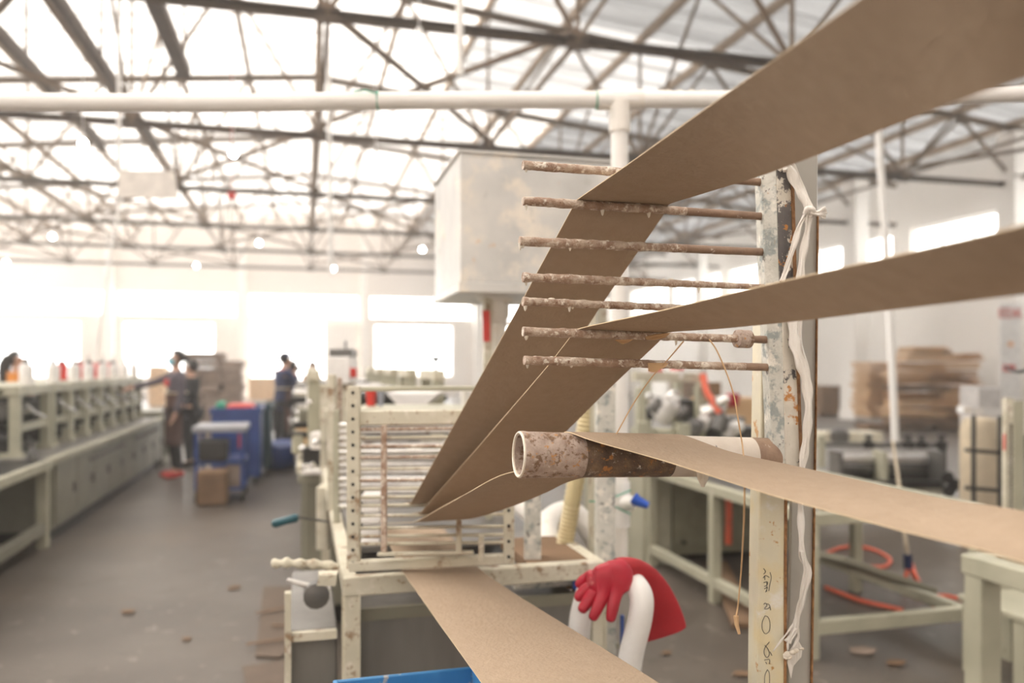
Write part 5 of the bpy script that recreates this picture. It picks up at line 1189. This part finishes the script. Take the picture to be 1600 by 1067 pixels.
ribbon([(1252,860,1.234),(1257,890,1.234),(1252,930,1.234),(1244,965,1.234),(1246,995,1.234),(1238,1012,1.232)], (.003,.002), tw=.3)
ribbon([(1240,975,1.232),(1228,990,1.232),(1208,1017,1.232)], (.002,.0008)); ribbon([(1242,980,1.232),(1232,1000,1.232),(1231,1016,1.232)], (.003,.001))
m = MB()
for (x, y, r) in [(1230,1022,.006),(1238,1019,.005),(1244,1016,.004),(1252,1013,.003),(1234,1027,.004),(1228,1027,.004)]: m.sphere(P(x,y,1.238), r, 8, 6, (1.2,.6,.8))
m.noise(.002, 150).build('frayed_lump', GLUE, st_, True)
m = MB(); vs = [P(1247,1000,1.252), P(1254,1012,1.252), P(1252,1026,1.252), P(1240,1040,1.252), P(1236,1060,1.25), P(1230,1035,1.25), P(1234,1015,1.25)]
m.add(vs+[v+CAM_F*.001 for v in vs], [tuple(range(7)), tuple(range(7,14))[::-1]]).build('film_scrap', STRAP, st_)
# handwriting in black marker, rotated a quarter turn, running down the front angle
hw = thing('marker_writing', 'faint black handwritten characters running down the front of the rusty post', 'writing', P(1198, 980, 1.244))
def stroke(pts, r=.00055):
    pp = [P(x, y, 1.2445) for x, y in pts]; 
    if len(pp) > 2: pp = spline(pp, 4)
    MB().tube(pp, r, 5).build('ink_stroke', INK, hw, True)
for s_ in [[(1193,888),(1196,893),(1193,897)],[(1192,903),(1196,899),(1202,902)],[(1195,899),(1195,906)],[(1203,894),(1205,902),(1203,912),(1201,923)],[(1193,910),(1199,909),(1198,914),(1194,916)],[(1194,920),(1199,917),(1196,925)],[(1198,908),(1198,924)],
           [(1193,944),(1196,942),(1198,946),(1194,950)],[(1198,943),(1202,945),(1204,953)],[(1194,951),(1199,951),(1203,948)],
           [(1195,962),(1191,972),(1191,983),(1196,990),(1202,985),(1203,973),(1200,964),(1195,962)],
           [(1202,1003),(1195,1012),(1194,1021),(1198,1027),(1202,1022),(1200,1014),(1195,1008)],[(1203,1018),(1206,1024)],[(1194,1031),(1202,1030),(1202,1037)],[(1196,1034),(1198,1037)],
           [(1199,1046),(1195,1056),(1195,1075),(1199,1085),(1202,1070),(1202,1052),(1199,1046)]]: stroke(s_)
# ================================================================== THE STRIPS
def strip(Apts, Bpts, name, label, th=.0011, k=10, nb=8, waves=0):
    A = spline([p if isinstance(p, Vector) else P(*p) for p in Apts], k); B = spline([p if isinstance(p, Vector) else P(*p) for p in Bpts], k); n = len(A); W_ = nb+1
    top = []
    for i in range(n):
        for j in range(W_):
            top.append(A[i].lerp(B[i], j/nb))
    nr = []
    for i in range(n):
        for j in range(W_):
            du = top[min(i+1,n-1)*W_+j]-top[max(i-1,0)*W_+j]; dv = B[i]-A[i]; nn = du.cross(dv).normalized(); nr.append(nn)
    vs = top+[p+q*th for p, q in zip(top, nr)]; N_ = len(top); fs = []; mi = []
    for i in range(n-1):
        for j in range(nb):
            q = (i*W_+j, i*W_+j+1, (i+1)*W_+j+1, (i+1)*W_+j); fs += [q, tuple(N_+x for x in q[::-1])]; mi += [0, 0]
        for j, (u, v) in ((0, (0, 1)), (nb, (1, 0))):
            a_, b_ = i*W_+j, (i+1)*W_+j; fs.append((a_, b_, N_+b_, N_+a_)); mi.append(1)
    for i in (0, n-1):
        for j in range(nb): a_, b_ = i*W_+j, i*W_+j+1; fs.append((a_, b_, N_+b_, N_+a_)); mi.append(1)
    m = MB(); m.v = [Vector(v) for v in vs]; m.f = fs; m.mi = mi
    return tag(m.build(name, [KRAFT, KEDGE], smooth=True), label, 'board strip')
strip([(2050,-560,.29),(1600,-185,.38),(1340,0,.52),(1120,157,.79),(980,257,1.0),(905,309,1.115),(898,314,1.128),(893,326,1.142),(840,424,1.262),(780,535,1.42),(720,644,1.60),(646,778,1.86),(640,784,1.90),(610,790,2.2)],
      [(2050,-20,.36),(1600,122,.47),(1400,194,.61),(1200,270,.87),(1110,298,1.03),(1051,316,1.152),(1043,322,1.168),(1035,337,1.182),(966,437,1.285),(921,505,1.38),(860,606,1.52),(757,768,1.86),(745,780,1.92),(690,788,2.25)],
      'board_strip', 'widest topmost brown board strip coming from the upper right over the second rod')
strip([(2050,230,.36),(1600,350,.50),(1400,398,.62),(1200,444,.80),(1040,483,.98),(912,511,1.112),(896,518,1.128),(887,531,1.142),(850,578,1.24),(790,648,1.40),(735,712,1.62),(660,797,1.86),(654,800,1.92),(620,806,2.2)],
      [(2050,405,.42),(1600,458,.58),(1400,482,.70),(1250,500,.84),(1130,512,.99),(1046,518,1.152),(1036,524,1.168),(1027,535,1.182),(990,570,1.25),(940,618,1.36),(880,678,1.52),(765,792,1.86),(750,797,1.92),(700,803,2.25)],
      'board_strip', 'middle brown board strip coming from the right edge over the sixth rod')
# third strip wraps over the roller pipe
def onpipe(s_, q, dr=.0009):
    r = R0*(1-.10*s_)+dr; return a+ax*(L*s_)+(o_*math.cos(q)+u_*math.sin(q))*r
back = math.cos  # o_ points away from or towards the camera
sgn = 1 if o_.dot(CAM_F) > 0 else -1
def pp_(s_, deg):                         # deg: 90 = top, 0 = rear, -90 = bottom (rear side is away from the camera)
    q = math.radians(deg); d = o_*sgn*math.cos(q)+u_*(1 if u_.z > 0 else -1)*math.sin(q)
    return a+ax*(L*s_)+d*(R0*(1-.10*s_)+.0012)
strip([(2000,1040,.45),(1600,879,.60),(1400,826,.73),(1200,771,.88),(1040,720,1.00),(930,689,1.08), pp_(.175,88), pp_(.17,50), pp_(.13,5), pp_(.10,-30), (780,743,1.24),(730,770,1.40),(690,792,1.62),(650,814,1.86),(630,816,2.0),(600,818,2.2)],
      [(2000,870,.55),(1600,798,.70),(1460,776,.82),(1320,745,.95),(1230,725,1.05),(1140,705,1.12), pp_(.62,88), pp_(.60,50), pp_(.53,5), pp_(.50,-35), (900,748,1.28),(850,770,1.38),(798,791,1.58),(745,808,1.84),(725,811,2.0),(700,812,2.2)],
      'board_strip', 'light brown board strip crossing in front of the post over the roller pipe')
strip([(595,823,2.35),(612,858,2.1),(628,891,1.92),(655,930,1.62),(690,980,1.38),(752,1067,1.05),(850,1210,.80)],
      [(690,823,2.40),(722,858,2.15),(748,888,1.97),(800,925,1.65),(880,975,1.38),(1028,1067,1.02),(1250,1210,.76)],
      'board_strip', 'lowest pale brown board strip running from under the rack to the bottom edge')
# frayed bits and the thread
t = thing('paper_thread', 'thin pale paper thread hanging from the lower rods in front of the pipe', 'thread', P(1150, 800, 1.1))
MB().tube(spline([P(1108,530,1.15), P(1120,548,1.145), P(1136,585,1.14), P(1147,620,1.135), P(1154,660,1.13), P(1161,705,1.12), P(1163,760,.93), P(1162,820,.96), P(1158,890,1.05), P(1153,945,1.08), P(1150,963,1.08)], 8), .0011, 6).build('thread', CARD2, t, True)
MB().tube([P(1150,962,1.08), P(1151,975,1.08), P(1155,990,1.08)], [.0035,.003,.002], 7).build('frayed_end', CARD2, t, True)
MB().tube(spline([P(1068,533,1.14), P(1045,560,1.14), P(1018,590,1.14), P(990,630,1.15), P(962,680,1.15)], 6), [.0012]*4+[.001]*21, 6).build('thread', CARD2, t, True)
def flake(pts, t_, label):
    vs = [P(x, y, t_+.004*math.sin(i*2)) for i, (x, y) in enumerate(pts)]; n_ = len(vs)
    tag(MB().add(vs+[v+CAM_F*.0008 for v in vs], [tuple(range(n_)), tuple(range(n_, 2*n_))[::-1]]+[(k,(k+1)%n_,n_+(k+1)%n_,n_+k) for k in range(n_)]).build('paper_flake', CARD2), label, 'flake')
flake([(960,531),(972,531),(990,530),(982,535),(973,538),(967,535)], 1.128, 'torn paper flake stuck under the sixth rod, left one')
flake([(1008,526),(1022,522),(1048,520),(1040,527),(1025,531),(1010,531)], 1.125, 'torn paper flake on the sixth rod below the middle strip')
flake([(1012,567),(1045,567),(1040,573),(1022,582),(1013,580)], 1.140, 'torn paper flake on the seventh rod where the thread hangs')
# dark pegs on distant truss / small ceiling tag
tag(MB().box(*[P(362,306,12).x-.06, P(362,306,12).x+.06, P(362,306,12).y-.03, P(362,306,12).y+.03, P(362,306,12).z-.05, P(362,306,12).z+.05]).tube([P(362,306,12), V(P(362,306,12).x, P(362,306,12).y, ZR(-1.5)+.1)], .004, 5).build('red_ribbon', RED), 'tiny red marker hanging among the trusses right of the white board', 'marker')
